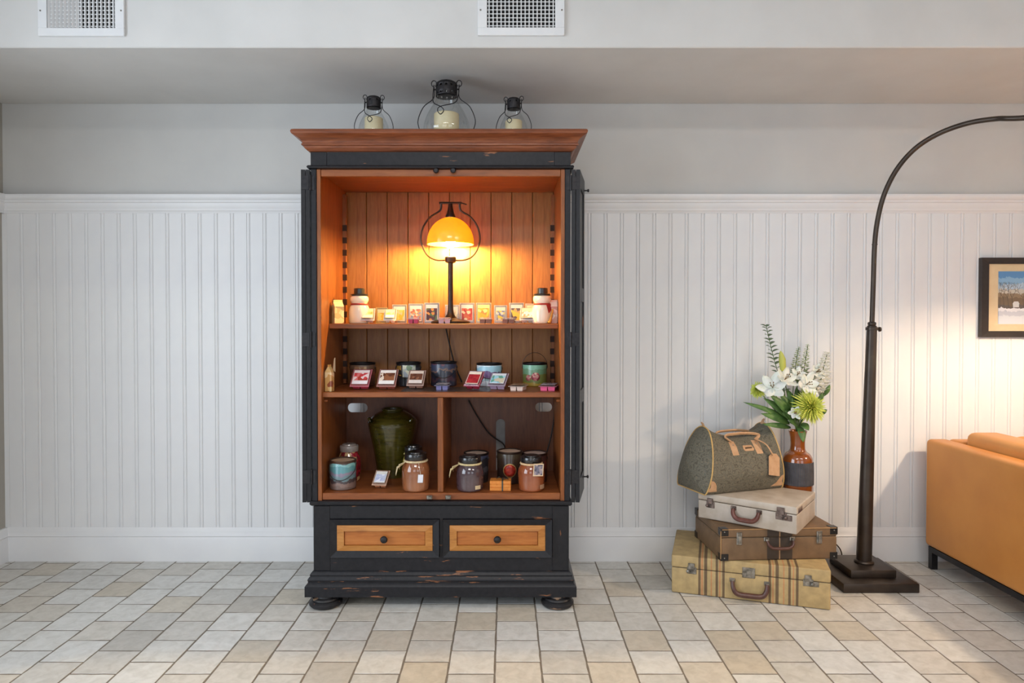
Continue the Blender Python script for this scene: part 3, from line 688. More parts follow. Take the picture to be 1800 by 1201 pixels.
# ------------------------------------------------------------------ goods on the shelves
PLASTIC = clear('clear_plastic', (246, 244, 244), 0.10, 0.08)
def wax(c): return mat('wax_%d_%d_%d' % c, c, tuple(min(255, v + 10) for v in c), rough=0.35, scale=40)
PAPER = mat('label_paper', (238, 232, 220), (230, 222, 208), rough=0.5)
def paper(c): return mat('paper_%d_%d_%d' % c, c, tuple(max(0, v - 8) for v in c), rough=0.5, scale=60)
ART_N = [0]
def art(inks, scale=70, kind='voronoi'):
    ART_N[0] += 1
    n = len(inks); return printed('label_art_%d' % ART_N[0], [(i / n if kind == 'voronoi' else 0.30 + 0.4 * i / n, c) for i, c in enumerate(inks)], scale, kind=kind)
def clamshell(label, px, Y, zs, alpha, wcol, card, inks, rz=0.0, w=0.068, L=0.088, stand=False, group=None, band=None, ascale=70):
    x = at(px, 600, Y).x
    t = thing('wax_melt_pack', label, 'wax melts', (x, Y, zs), rz, group)
    M0 = Matrix.Rotation(R(alpha), 4, 'X'); th = 0.019 if alpha > 75 or alpha < 5 else 0.025
    low = min((M0 @ Vector((0, y, z))).z for y in (0.004, L - 0.004) for z in (-th, 0.0))
    low = min(low, (M0 @ Vector((0, 0, 0))).z, (M0 @ Vector((0, 0, 0.006))).z)
    M = Matrix.Translation((0, 0, -low + 0.0006)) @ M0
    hw = w / 2
    blk = MB(); nx, ny = 2, 3; cw = (w - 0.012) / nx; cl = (L - 0.012) / ny
    for i in range(nx):
        for j in range(ny):
            x0 = -hw + 0.006 + i * cw + 0.0014; y0 = 0.006 + j * cl + 0.0014
            x1, y1 = x0 + cw - 0.0028, y0 + cl - 0.0028
            vs = [(x0 + 0.0015, y0 + 0.0015, -th), (x1 - 0.0015, y0 + 0.0015, -th), (x1 - 0.0015, y1 - 0.0015, -th), (x0 + 0.0015, y1 - 0.0015, -th), (x0, y0, -0.0012), (x1, y0, -0.0012), (x1, y1, -0.0012), (x0, y1, -0.0012)]
            blk.add(vs, [(3, 2, 1, 0), (4, 5, 6, 7), (0, 1, 5, 4), (1, 2, 6, 5), (2, 3, 7, 6), (3, 0, 4, 7)], M)
    blk.build('wax_cubes', wax(wcol), t, smooth=0)
    MB().box(-hw, hw, 0, L, -0.0010, 0.0, M).build('tray_rim', mat('tray_%d_%d_%d' % wcol, tuple(int(v * 0.6 + 84) for v in wcol), rough=0.3), t, smooth=0)
    MB().box(-hw + 0.003, hw - 0.003, 0.003, L - 0.002, 0.0002, 0.0058, M).build('clear_lid', PLASTIC, t, bevel=0.0015, smooth=0)
    lb = MB().box(-hw + 0.0075, hw - 0.0075, 0.010, L - 0.010, 0.0062, 0.0068, M).build('label_card', paper(card), t, smooth=0)
    MB().box(-hw + 0.010, hw - 0.010, 0.014 + (0.016 if band else 0), L - 0.026, 0.0069, 0.0073, M).build('label_art', art(inks, ascale), lb, smooth=0)
    if band: MB().box(-hw + 0.009, hw - 0.009, 0.012, 0.026, 0.0069, 0.0073, M).build('label_band', paper(band), lb, smooth=0)
    if 5 < alpha < 75:   # propped open: the second half of the shell is its rear leg
        a = M @ Vector((0, L, -0.001)); b = Vector((0, a.y + a.z * 0.30, 0.0006))
        d = Vector((0, 0.001, 0))
        MB().add([(-hw, a.y, a.z), (hw, a.y, a.z), (hw, b.y, b.z), (-hw, b.y, b.z), (-hw, a.y + 0.0015, a.z), (hw, a.y + 0.0015, a.z), (hw, b.y + 0.0015, b.z), (-hw, b.y + 0.0015, b.z)],
                 [(0, 1, 2, 3), (7, 6, 5, 4), (0, 4, 5, 1), (1, 5, 6, 2), (2, 6, 7, 3), (3, 7, 4, 0)]).build('prop_leaf', PLASTIC, t, smooth=0)
    return t
G1 = 'wax melt packs on the upper shelf'; G2 = 'wax melt packs on the middle shelf'
STD = -0.235; FR = -0.365
clamshell('standing wax melt pack with plain yellow label, smallest of the back row', 671, STD - 0.03, Z1, 84, (226, 190, 70), (250, 236, 190), [(240, 200, 40), (250, 226, 120), (222, 176, 40)], w=0.054, L=0.074, group=G1)
clamshell('standing wax melt pack with yellow oval picture, second of the back row from left', 702, STD, Z1, 84, (236, 220, 190), (252, 244, 220), [(238, 196, 60), (250, 220, 110), (240, 214, 160)], group=G1)
clamshell('standing wax melt pack with grey and orange floral picture, above the magenta tray', 731, STD, Z1, 85, (238, 214, 196), (252, 242, 224), [(150, 160, 176), (238, 160, 96), (250, 226, 190), (206, 120, 90)], w=0.070, L=0.092, group=G1, ascale=110)
clamshell('standing wax melt pack with dark picture of pale fruit, left of the lamp stem', 759, STD, Z1, 85, (240, 220, 200), (252, 240, 220), [(70, 30, 34), (90, 40, 44), (230, 150, 60), (90, 110, 60)], w=0.070, L=0.096, group=G1, ascale=90)
clamshell('standing wax melt pack with cream card, directly behind the lamp stem', 795, STD + 0.055, Z1, 86, (240, 226, 206), (250, 240, 220), [(250, 236, 200), (240, 220, 180), (226, 190, 140)], group=G1)
clamshell('standing wax melt pack with red flower picture, right of the lamp stem', 821, STD + 0.02, Z1, 85, (240, 214, 196), (252, 240, 214), [(206, 60, 40), (232, 110, 60), (250, 220, 170), (226, 90, 60)], w=0.070, L=0.096, group=G1, ascale=80)
clamshell('standing wax melt pack with bright yellow picture right of the lamp', 850, STD, Z1, 85, (240, 220, 150), (252, 232, 150), [(250, 206, 60), (240, 186, 50), (252, 232, 140), (226, 150, 60)], w=0.072, L=0.096, group=G1)
clamshell('standing wax melt pack with small yellow flower on grey picture', 880, STD - 0.02, Z1, 85, (236, 224, 196), (244, 234, 196), [(150, 154, 160), (240, 206, 60), (230, 220, 190), (120, 124, 150)], w=0.060, L=0.084, group=G1, ascale=90)
clamshell('standing wax melt pack with yellow shape on brown picture, behind the script-label pack', 908, STD, Z1, 85, (236, 210, 180), (248, 236, 214), [(92, 70, 60), (244, 206, 70), (120, 96, 84), (240, 180, 100)], w=0.070, L=0.096, group=G1, ascale=60)
clamshell('standing wax melt pack half hidden behind the snowman jar on the right', 935, STD + 0.06, Z1, 86, (230, 200, 190), (246, 232, 214), [(86, 80, 84), (230, 200, 160), (130, 110, 104)], w=0.062, L=0.094, group=G1)
clamshell('propped wax melt pack with tan label beside the snowman jar on the left', 646, FR, Z1, 50, (220, 204, 206), (244, 218, 168), [(226, 160, 90), (240, 190, 120), (236, 214, 170)], R(6), 0.062, 0.072, group=G1, band=(240, 226, 214))
clamshell('propped wax melt pack with white wax and cream label on the upper shelf', 685, FR, Z1, 48, (240, 236, 224), (246, 230, 180), [(238, 206, 130), (246, 226, 170), (230, 190, 110)], R(3), 0.056, 0.068, group=G1, band=(248, 244, 232))
clamshell('flat wax melt pack with magenta cubes on the upper shelf', 726, FR, Z1, 0, (176, 56, 92), (246, 220, 210), [(220, 130, 120), (240, 190, 170)], R(2), 0.058, 0.07, group=G1)
clamshell('flat wax melt pack with mauve cubes in front of the lamp base', 781, -0.385, Z1, 0, (190, 156, 164), (240, 216, 206), [(220, 180, 180), (240, 206, 196)], R(4), 0.066, 0.06, group=G1)
clamshell('flat wax melt pack with brown cubes, nearer the lamp of the two', 853, FR, Z1, 0, (132, 92, 76), (240, 216, 180), [(190, 140, 100), (230, 190, 140)], R(-2), 0.066, 0.08, group=G1)
clamshell('flat wax melt pack with brown cubes, farther from the lamp of the two', 893, FR, Z1, 0, (124, 86, 74), (232, 206, 176), [(170, 120, 96), (220, 180, 140)], R(-4), 0.066, 0.08, group=G1)
clamshell('propped wax melt pack with white script label by the right snowman jar', 927, FR - 0.005, Z1, 48, (214, 208, 206), (214, 190, 166), [(236, 226, 206), (176, 140, 120), (240, 232, 214), (196, 164, 140)], R(-6), 0.070, 0.076, group=G1, ascale=110)
# middle shelf
MF = -0.44
clamshell('propped wax melt pack with red and white striped label and pink cubes', 631, MF, Z2, 46, (206, 60, 84), (240, 224, 224), [(206, 64, 70), (240, 214, 214), (222, 120, 120), (176, 60, 50)], R(-3), 0.084, 0.098, group=G2, band=(244, 236, 238), ascale=60)
clamshell('propped wax melt pack with white label showing a brown pie', 678, MF, Z2, 46, (170, 84, 70), (240, 230, 222), [(120, 70, 44), (96, 52, 34), (232, 214, 194), (146, 92, 60)], R(-3), 0.084, 0.098, group=G2, band=(244, 240, 236), ascale=50)
clamshell('propped wax melt pack with brown spice picture and peach cubes', 729, MF + 0.03, Z2, 44, (196, 140, 118), (226, 206, 190), [(110, 66, 48), (146, 96, 70), (90, 52, 40)], R(-4), 0.076, 0.092, group=G2, band=(232, 220, 212))
clamshell('flat wax melt pack with lavender cubes in front of the navy can', 776, MF, Z2, 0, (126, 122, 170), (210, 204, 214), [(120, 96, 80), (200, 190, 190)], R(-3), 0.066, 0.08, group=G2)
clamshell('propped wax melt pack with crimson disc on cream label', 828, MF, Z2, 42, (176, 34, 62), (244, 226, 206), [(170, 40, 50), (188, 54, 58), (160, 34, 46)], R(-20), 0.074, 0.092, group=G2, ascale=120)
clamshell('propped wax melt pack with pale blue ocean label and lilac cubes', 872, MF - 0.01, Z2, 32, (180, 156, 186), (236, 236, 240), [(120, 196, 220), (170, 220, 232), (110, 170, 150), (214, 206, 180)], R(-14), 0.078, 0.092, group=G2, ascale=55)
clamshell('flat wax melt pack with cream cubes and brown lid on the middle shelf', 907, MF - 0.04, Z2, 0, (226, 204, 190), (150, 120, 90), [(130, 100, 74), (176, 150, 116), (110, 82, 60)], R(-14), 0.070, 0.095, group=G2)
clamshell('flat wax melt pack with bright pink cubes at the right end of the middle shelf', 962, MF - 0.04, Z2, 0, (226, 92, 138), (170, 160, 170), [(150, 146, 160), (190, 180, 190), (120, 116, 130)], R(-12), 0.078, 0.11, group=G2)

# carton-shaped wax bars
def carton(label, px, Y, zs, h, w, cols, rz, tagged=False):
    x = at(px, 600, Y).x
    t = thing('gable_carton', label, 'carton', (x, Y, zs), rz)
    hb = h * 0.72; hw = w / 2
    c = art(cols, 46)
    MB().box(-hw, hw, -hw, hw, 0.0006, hb).build('box', c, t, bevel=0.001, smooth=0)
    MB().add([(-hw, -hw, hb), (hw, -hw, hb), (hw, hw, hb), (-hw, hw, hb), (-hw * 0.96, -0.002, h * 0.92), (hw * 0.96, -0.002, h * 0.92), (hw * 0.96, 0.002, h * 0.92), (-hw * 0.96, 0.002, h * 0.92)],
             [(0, 3, 2, 1), (0, 1, 5, 4), (2, 3, 7, 6), (1, 2, 6, 5), (3, 0, 4, 7), (4, 5, 6, 7)]).build('gable', paper(cols[0]), t, smooth=0)
    MB().box(-hw * 0.96, hw * 0.96, -0.002, 0.002, h * 0.915, h).build('crimp', paper(cols[1]), t, smooth=0)
    if tagged:
        MB().add([(0.002, -hw - 0.001, h * 0.80), (hw * 0.9, -hw - 0.006, h * 0.72), (hw * 0.95, -hw - 0.005, h * 1.25), (hw * 0.7, -hw - 0.002, h * 1.2), (0.002, -hw + 0.0005, h * 0.80), (hw * 0.9, -hw - 0.0045, h * 0.72), (hw * 0.95, -hw - 0.0035, h * 1.25), (hw * 0.7, -hw - 0.0005, h * 1.2)],
                 [(0, 1, 2, 3), (7, 6, 5, 4), (0, 4, 5, 1), (1, 5, 6, 2), (2, 6, 7, 3), (3, 7, 4, 0)]).build('ribbon', paper((196, 170, 140)), t, smooth=0)
    return t
carton('small cream printed carton at the left end of the upper shelf', 594, -0.385, Z1, 0.105, 0.042, [(244, 226, 168), (238, 214, 150), (214, 186, 120), (176, 150, 110)], R(32))
carton('small pink printed carton at the right end of the upper shelf', 973, -0.36, Z1, 0.105, 0.034, [(240, 206, 190), (228, 170, 150), (244, 226, 214), (196, 120, 100)], R(-3))
carton('tall tan carton with ribbon at the left end of the middle shelf', 579, -0.49, Z2, 0.115, 0.030, [(224, 190, 130), (206, 160, 96), (150, 80, 50), (232, 206, 160)], R(80), True)

# snowman-shaped jars
def snowman(label, px, Y, scarf_tail, broom, rz):
    x = at(px, 600, Y).x
    t = thing('snowman_jar', label, 'jar', (x, Y, Z1), rz, 'snowman jars on the upper shelf')
    SN = mat('cream_glazed_ceramic', (240, 226, 204), (232, 214, 188), rough=0.25, scale=8, coat=0.4)
    pr = [(0.040, 0.0006), (0.045, 0.004), (0.047, 0.03), (0.046, 0.058), (0.040, 0.078), (0.034, 0.086), (0.036, 0.094), (0.040, 0.102), (0.041, 0.112), (0.038, 0.121), (0.030, 0.126), (0.0, 0.126)]
    MB().lathe([(p.x, p.z) for p in smooth_path([(r, 0, z) for r, z in pr[:-1]], 3)] + [(0, 0.126)], 32).build('body', SN, t, smooth=60)
    hat = mat('black_glazed_hat', (30, 30, 30), (40, 40, 38), rough=0.3, coat=0.4)
    MB().lathe([(0.0, 0.1262), (0.038, 0.1262), (0.039, 0.130), (0.036, 0.133), (0.025, 0.134), (0.0245, 0.156), (0.021, 0.159), (0.0, 0.159)], 28).build('hat_lid', hat, t)
    RED = mat('red_scarf', (176, 50, 38), (150, 40, 34), rough=0.6)
    sc_ = MB().torus((0, 0, 0.0865), 0.0355, 0.0042, 28, 8).build('scarf', RED, t)
    if scarf_tail:
        MB().add([(0.012, -0.036, 0.087), (0.034, -0.024, 0.090), (0.036, -0.034, 0.060), (0.022, -0.048, 0.045), (0.012, -0.034, 0.086), (0.034, -0.022, 0.089), (0.036, -0.032, 0.060), (0.022, -0.0455, 0.045)],
                 [(0, 1, 2, 3), (7, 6, 5, 4), (0, 4, 5, 1), (1, 5, 6, 2), (2, 6, 7, 3), (3, 7, 4, 0)]).build('scarf_tail', RED, sc_, smooth=0)
    if broom:
        MB().tube([(0.045, -0.022, 0.078), (0.040, -0.036, 0.05), (0.032, -0.048, 0.026)], [0.003, 0.004, 0.006], 8).tube([(0.032, -0.048, 0.030), (0.028, -0.050, 0.014), (0.022, -0.052, 0.002)], [0.007, 0.012, 0.015], 10, flat=0.6).build('broom', mat('straw', (226, 160, 70), (206, 140, 56), rough=0.8, stretch=(1, 1, 0.2), scale=200), t)
    else:
        MB().tube([(0.03, -0.020, 0.086), (0.046, -0.014, 0.082), (0.050, -0.012, 0.078)], 0.002, 6).build('scarf_knot', RED, sc_)
snowman('cream snowman jar with thin red string at the left of the upper shelf', 632, -0.32, False, False, 0)
snowman('cream snowman jar with red scarf tail and straw broom at the right', 953, -0.35, True, True, R(6))

# printed cans with wire bails
def can(label, px, Y, zs, r, h, bands, top, handle, rz=0.0, group=None, extra=None, rimc=(40, 38, 40), noise=0.35, nscale=26, name='candle_can'):
    x = at(px, 600, Y).x
    t = thing(name, label, 'candle can', (x, Y, zs), rz, group)
    key = 'can_print_%d_%s' % (px, zs)
    body = axis_bands(key, 'Z', 0, h, bands, rough=0.35, noise=noise, nscale=nscale, coat=0.3)
    MB().lathe([(r * 0.94, 0.0006), (r, 0.004), (r, h - 0.008), (r * 0.985, h - 0.006)], 36).build('body', body, t)
    MB().lathe([(r * 1.0, h - 0.009), (r * 1.035, h - 0.006), (r * 1.035, h - 0.001), (r, h + 0.001), (r * 0.90, h), (r * 0.90, h - 0.006)], 36, cap=False).build('rim', mat('can_rim_%d_%d_%d' % rimc, rimc, rough=0.35, metal=0.6), t)
    MB().lathe([(0, h - 0.0075), (r * 0.90, h - 0.006), (r * 0.90, h - 0.0045), (0, h - 0.006)], 30).build('wax_top' if top[0] > 120 else 'lid', mat('can_top_%d_%d_%d' % top, top, rough=0.5), t)
    W_ = mat('can_wire', (66, 56, 50), (80, 68, 60), rough=0.4, metal=0.7)
    for sx in (-1, 1):
        MB().lathe([(0.007, 0), (0.006, 0.003), (0.0, 0.004)], 10, Matrix.Translation((sx * r * 0.995, 0, h * 0.80)) @ Matrix.Rotation(sx * PI / 2, 4, 'Y')).build('ear', W_, t)
    rr = r * 1.06; hz = h * 0.80
    if handle == 'up': P = [(rr * math.cos(a), 0, hz + (rr * 1.15) * math.sin(a)) for a in [PI * i / 16 for i in range(17)]]
    elif handle == 'back': P = [(rr * math.cos(a), 0.9 * rr * math.sin(a), hz - 0.75 * hz * math.sin(a)) for a in [PI * i / 16 for i in range(17)]]
    else: P = [(rr * math.cos(a), -1.04 * rr * math.sin(a), hz - 0.55 * hz * math.sin(a)) for a in [PI * i / 16 for i in range(17)]]
    if handle: MB().tube(P, 0.0014, 6).build('bail', W_, t)
    return t, x
CANS = 'printed candle cans on the middle shelf'
def curved_label(t, r, a0, a1, z0, z1, m, name='label', lift=0.0006):
    n = 10; vs = []; fs = []
    for i in range(n + 1):
        a = a0 + (a1 - a0) * i / n
        for rad in (r + lift, r + lift + 0.0005):
            for z in (z0, z1): vs.append((rad * math.sin(a), -rad * math.cos(a), z))
    for i in range(n):
        b, c = i * 4, i * 4 + 4
        fs += [(b + 2, c + 2, c + 3, b + 3), (b, b + 1, c + 1, c), (b, c, c + 2, b + 2), (b + 1, b + 3, c + 3, c + 1)]
    fs += [(0, 2, 3, 1), (n * 4, n * 4 + 1, n * 4 + 3, n * 4 + 2)]
    return MB().add(vs, fs).build(name, m, t, smooth=60)
def disc_label(t, r, ang, zc, rad, m, name='round_label', lift=0.0008):
    vs = []; n = 20
    def p(u, v): a = ang + u / r; return ((r + lift) * math.sin(a), -(r + lift) * math.cos(a), zc + v)
    vs.append(p(0, 0))
    for ring in (0.5, 1.0):
        for i in range(n): vs.append(p(rad * ring * math.cos(2 * PI * i / n), rad * ring * math.sin(2 * PI * i / n)))
    fs = [(0, 1 + i, 1 + (i + 1) % n) for i in range(n)] + [(1 + i, 1 + n + i, 1 + n + (i + 1) % n, 1 + (i + 1) % n) for i in range(n)]
    o = MB().add(vs, fs).build(name, m, t, smooth=60)
    md = o.modifiers.new('thick', 'SOLIDIFY'); md.thickness = 0.0005
    return o
t, _ = can('brown woodgrain candle can with rust band, leftmost on the middle shelf', 637, -0.235, Z2, 0.058, 0.108, [(0, (74, 54, 46)), (0.22, (96, 60, 48)), (0.45, (124, 66, 50)), (0.6, (98, 62, 48)), (0.75, (110, 84, 66)), (0.9, (70, 54, 46))], (60, 46, 40), 'back', group=CANS, noise=0.25)
curved_label(t, 0.058, R(-26), R(30), 0.074, 0.092, art([(200, 176, 140), (150, 110, 80), (190, 160, 120)], 60))
t, _ = can('black candle can with slanted white picture label, second from left', 718, -0.235, Z2, 0.056, 0.110, [(0, (46, 48, 54)), (0.3, (30, 30, 34)), (0.55, (60, 64, 70)), (0.8, (36, 36, 40))], (46, 42, 42), 'front', group=CANS)
curved_label(t, 0.056, R(-20), R(42), 0.044, 0.098, art([(220, 220, 196), (196, 200, 186), (130, 150, 120), (176, 186, 196)], 42))
curved_label(t, 0.056, R(-62), R(-28), 0.05, 0.096, art([(196, 140, 50), (40, 34, 30), (150, 110, 50)], 50))
t, _ = can('navy candle can with dark floral print in the middle of the shelf', 780, -0.235, Z2, 0.060, 0.113, [(0, (44, 46, 62)), (0.25, (78, 52, 62)), (0.4, (34, 38, 54)), (0.62, (120, 92, 80)), (0.7, (52, 60, 84)), (0.9, (96, 50, 66))], (80, 44, 60), 'front', group=CANS, noise=0.7, nscale=34)
t, _ = can('pale blue and white candle can with purple mountain, second from right', 860, -0.235, Z2, 0.058, 0.106, [(0, (224, 230, 234)), (0.22, (150, 176, 180)), (0.34, (100, 66, 112)), (0.5, (112, 82, 130)), (0.62, (160, 206, 222)), (0.85, (220, 230, 236))], (50, 50, 54), 'front', group=CANS, noise=0.55, nscale=16)
t, _ = can('green candle can with pink rosettes and raised wire bail, rightmost', 940, -0.235, Z2, 0.056, 0.108, [(0, (176, 150, 60)), (0.16, (120, 132, 70)), (0.5, (112, 156, 120)), (0.75, (130, 184, 156))], (150, 140, 130), 'up', group=CANS, noise=0.3)
ros = art([(226, 196, 170), (190, 90, 100), (214, 150, 140), (160, 70, 84)], 120)
disc_label(t, 0.056, R(2), 0.046, 0.020, ros, 'rosette'); disc_label(t, 0.056, R(-34), 0.040, 0.014, ros, 'rosette')
# woven mat under the middle goods
p0, p1 = at(706, 690, -0.46).x, at(862, 690, -0.46).x
tag(MB().box(p0, p1, -0.500, -0.30, Z2 + 0.0002, Z2 + 0.0006).build('woven_mat', printed('woven_mat_pattern', [(0, (54, 44, 40)), (0.3, (96, 84, 72)), (0.55, (70, 56, 48)), (0.8, (44, 36, 34))], 160), smooth=0), 'thin dark woven mat lying on the middle shelf under the packs', 'mat')

# bottom compartments
def jar(label, px, Y, body, liq2, r, h, rz=0.0, lid=(24, 24, 26), raffia=None, tagc=None, group=None, sticker=None, bow=None):
    x = at(px, 840, Y).x
    t = thing('candle_jar', label, 'candle jar', (x, Y, Z3), rz, group)
    m = mat('jar_wax_%d_%d_%d' % body, body, liq2, rough=0.12, scale=10, coat=0.8)
    pr = [(r * 0.80, 0.0006), (r * 0.92, 0.003), (r * 0.97, h * 0.12), (r, h * 0.45), (r * 0.96, h * 0.60), (r * 0.83, h * 0.71), (r * 0.76, h * 0.76), (r * 0.76, h * 0.80)]
    MB().lathe([(p.x, p.z) for p in smooth_path([(a, 0, b) for a, b in pr], 3)], 36).build('body', m, t, smooth=60)
    l = MB().lathe([(r * 0.79, h * 0.80), (r * 0.81, h * 0.815), (r * 0.81, h * 0.93), (r * 0.78, h * 0.955), (r * 0.60, h * 0.965), (r * 0.56, h * 0.995), (r * 0.40, h), (0, h)], 32).build('lid', mat('jar_lid_%d_%d_%d' % lid, lid, rough=0.25, coat=0.5), t)
    if raffia:
        m2 = mat('raffia_%d_%d_%d' % raffia, raffia, tuple(int(v * 0.85) for v in raffia), rough=0.8, scale=150)
        MB().torus((0, 0, h * 0.765), r * 0.80, 0.0045, 28, 6).build('raffia_band', m2, t)
        if bow is not None:
            bx, by = r * 0.84 * math.sin(bow), -r * 0.84 * math.cos(bow); o = Vector((bx, by, h * 0.765))
            out = Vector((math.sin(bow), -math.cos(bow), 0)); sd = Vector((-1 if bow < 0 else 1, 0, 0))
            b = MB()
            for (a, l_, dz) in ((0.2, 0.050, -0.050), (0.55, 0.040, -0.056), (-0.2, 0.034, -0.030)):
                e = o + out * 0.010 + sd * (l_ * (0.6 + a * 0.4)) + Vector((0, -0.004, dz))
                mid = o + out * 0.016 + (e - o) * 0.5 + Vector((0, -0.004, 0.006))
                b.tube([o, mid, e], [0.003, 0.007, 0.002], 6, flat=0.35)
            b.build('raffia_bow', m2, t)
    if tagc:
        a, w_, h_, zc, tc, inks = tagc
        rr = r * 1.03
        c = Vector((rr * math.sin(a), -rr * math.cos(a) - 0.003, zc))
        M = Matrix.Translation(c) @ Matrix.Rotation(a * 0.7, 4, 'Z') @ Matrix.Rotation(R(4), 4, 'Y')
        tg = MB().box(-w_ / 2, w_ / 2, -0.0006, 0.0006, -h_ / 2, h_ / 2, M).build('paper_tag', paper(tc), t, smooth=0)
        if inks: MB().box(-w_ / 2 + 0.004, w_ / 2 - 0.004, -0.0012, -0.0007, -h_ / 2 + 0.004, h_ / 2 - 0.004, M).build('tag_picture', art(inks, 90), tg, smooth=0)
        MB().tube([M @ Vector((0, 0, h_ / 2 - 0.002)), Vector((r * 0.82 * math.sin(a * 0.8), -r * 0.82 * math.cos(a * 0.8), h * 0.77))], 0.0009, 5).build('tag_string', paper((214, 200, 176)), t)
    if sticker:
        a, w_, z0, z1, c = sticker
        curved_label(t, r * 0.995, a - w_ / 2, a + w_ / 2, z0, z1, paper(c), 'sticker', 0.0012)
    return t
BF = -0.47
can('teal and brown painted candle can at the left of the lower left compartment', 602, BF + 0.02, Z3, 0.056, 0.124, [(0, (112, 92, 84)), (0.14, (128, 104, 96)), (0.26, (70, 58, 60)), (0.34, (104, 128, 134)), (0.5, (128, 118, 136)), (0.62, (86, 140, 146)), (0.8, (120, 170, 172)), (0.9, (80, 76, 74))], (206, 176, 146), 'front', name='candle_can', rimc=(96, 74, 62), noise=0.4)
t = jar('tall glass jar of red potpourri with silver lid behind the teal can', 614, BF + 0.16, (140, 34, 44), (176, 120, 70), 0.052, 0.168, lid=(150, 140, 134))
next(c for c in t.children if c.name.startswith('body')).data.materials[0] = printed('potpourri_mix', [(0, (150, 30, 44)), (0.3, (176, 40, 56)), (0.5, (120, 80, 50)), (0.68, (196, 160, 110)), (0.84, (110, 26, 36))], 60, rough=0.12, coat=1.0)
GV = at(689, 760, -0.235)
g = thing('green_vase', 'large olive green glazed vase with shoulder lugs in the lower left compartment', 'vase', (GV.x, -0.215, Z3))
def gz(py): return at(689, py, -0.235).z - Z3
OL = mat('olive_green_glaze', (52, 49, 14), (74, 68, 22), rough=0.22, scale=14, stretch=(1, 1, 5), bump=0.35, bdist=0.004, coat=0.7)
pr = [(0.066, 0.0006), (0.070, 0.004), (0.078, 0.06), (0.092, 0.14), (0.105, 0.20), (0.113, 0.238), (0.114, 0.250), (0.1165, 0.253), (0.114, 0.257), (0.106, 0.268), (0.088, 0.285), (0.064, 0.300), (0.050, 0.306), (0.050, 0.309), (0.053, 0.313), (0.052, 0.316), (0.046, 0.316), (0.044, 0.310)]
MB().lathe([(p.x, p.z) for p in smooth_path([(r, 0, z) for r, z in pr], 3)] + [(0.05, 0.20), (0.0, 0.19)], 44).build('body', OL, g, smooth=45)
for sx in (-1, 1):
    a = sx * R(62)
    pts = [Vector((math.sin(a) * rr, -math.cos(a) * rr, z)) + Vector((0, dx, 0)) for rr, z, dx in ((0.103, 0.264, -0.018), (0.112, 0.274, -0.012), (0.114, 0.278, 0.0), (0.112, 0.274, 0.012), (0.103, 0.264, 0.018))]
    MB().tube(smooth_path(pts, 4), 0.005, 8).build('lug_handle', OL, g)
clamshell('propped white-label wax melt pack in the lower left compartment', 665, BF - 0.01, Z3, 40, (206, 140, 100), (216, 212, 206), [(190, 194, 216), (176, 180, 210), (226, 226, 236)], R(-8), 0.064, 0.080, ascale=90)
jar('tan candle jar with cream raffia bow and white price tag', 731, BF - 0.01, (128, 76, 46), (152, 96, 62), 0.060, 0.165, raffia=(226, 206, 164), bow=R(-50), tagc=(R(26), 0.022, 0.034, 0.060, (226, 230, 240), None))
jar('black-lidded jar hidden behind the tan candle jar', 727, BF + 0.14, (136, 120, 40), (160, 140, 60), 0.050, 0.165, raffia=(216, 196, 120))
jar('dark plum candle jar with black lid and raffia tails', 826, BF - 0.01, (62, 46, 52), (84, 66, 70), 0.059, 0.150, raffia=(222, 200, 150), bow=R(-62), sticker=(R(38), R(26), 0.012, 0.028, (206, 186, 150)))
CT = 'dark glass candle tumblers in the lower right compartment'
can('black picture tumbler of pale wax behind the plum jar', 837, BF + 0.14, Z3, 0.055, 0.132, [(0, (40, 34, 34)), (0.3, (70, 66, 70)), (0.5, (34, 32, 36)), (0.8, (58, 60, 80))], (206, 184, 168), None, name='candle_tumbler', group=CT, rimc=(44, 36, 34), noise=0.6)
t, _ = can('dark brown tumbler with round red label in the lower right compartment', 896, BF + 0.13, Z3, 0.057, 0.142, [(0, (52, 34, 28)), (0.5, (60, 44, 32)), (0.8, (66, 54, 38))], (214, 184, 160), None, name='candle_tumbler', group=CT, rimc=(64, 48, 40))
disc_label(t, 0.057, R(0), 0.062, 0.031, paper((206, 170, 110)), 'round_label_border', 0.0008); disc_label(t, 0.057, R(0), 0.062, 0.027, art([(176, 44, 28), (150, 34, 24), (190, 60, 36)], 120), 'round_label', 0.0016)
can('reddish tumbler of pale wax behind the orange jar', 940, BF + 0.15, Z3, 0.056, 0.130, [(0, (60, 40, 38)), (0.4, (110, 52, 46)), (0.7, (80, 48, 46))], (216, 190, 176), None, name='candle_tumbler', group=CT, rimc=(70, 50, 46), noise=0.5)
jar('orange-brown candle jar with raffia and framed picture tag', 934, BF - 0.01, (132, 66, 38), (154, 86, 52), 0.057, 0.150, raffia=(232, 196, 150), tagc=(R(28), 0.046, 0.052, 0.096, (232, 206, 170), [(110, 110, 130), (150, 140, 150), (86, 84, 100), (176, 160, 160)]), sticker=(R(52), R(30), 0.012, 0.030, (176, 140, 110)))
x = at(880, 860, BF).x
wb_ = thing('wax_bar_bundle', 'small stack of orange wax bars tied with dark ribbon', 'wax bars', (x, BF - 0.01, Z3), R(-2))
ob = mat('orange_wax', (220, 140, 60), (206, 122, 46), rough=0.5, scale=80)
for k in range(3): MB().box(-0.045, 0.045, -0.03, 0.03, 0.0006 + 0.0142 * k, 0.0145 + 0.0142 * k).build('wax_bar', ob, wb_, bevel=0.0015, smooth=0)
rb_ = mat('dark_green_ribbon', (46, 52, 48), (60, 66, 60), rough=0.5)
MB().box(0.006, 0.012, -0.0312, -0.0302, 0.0006, 0.044).box(0.006, 0.012, -0.0312, 0.0312, 0.0432, 0.0442).build('ribbon', rb_, wb_, smooth=0)
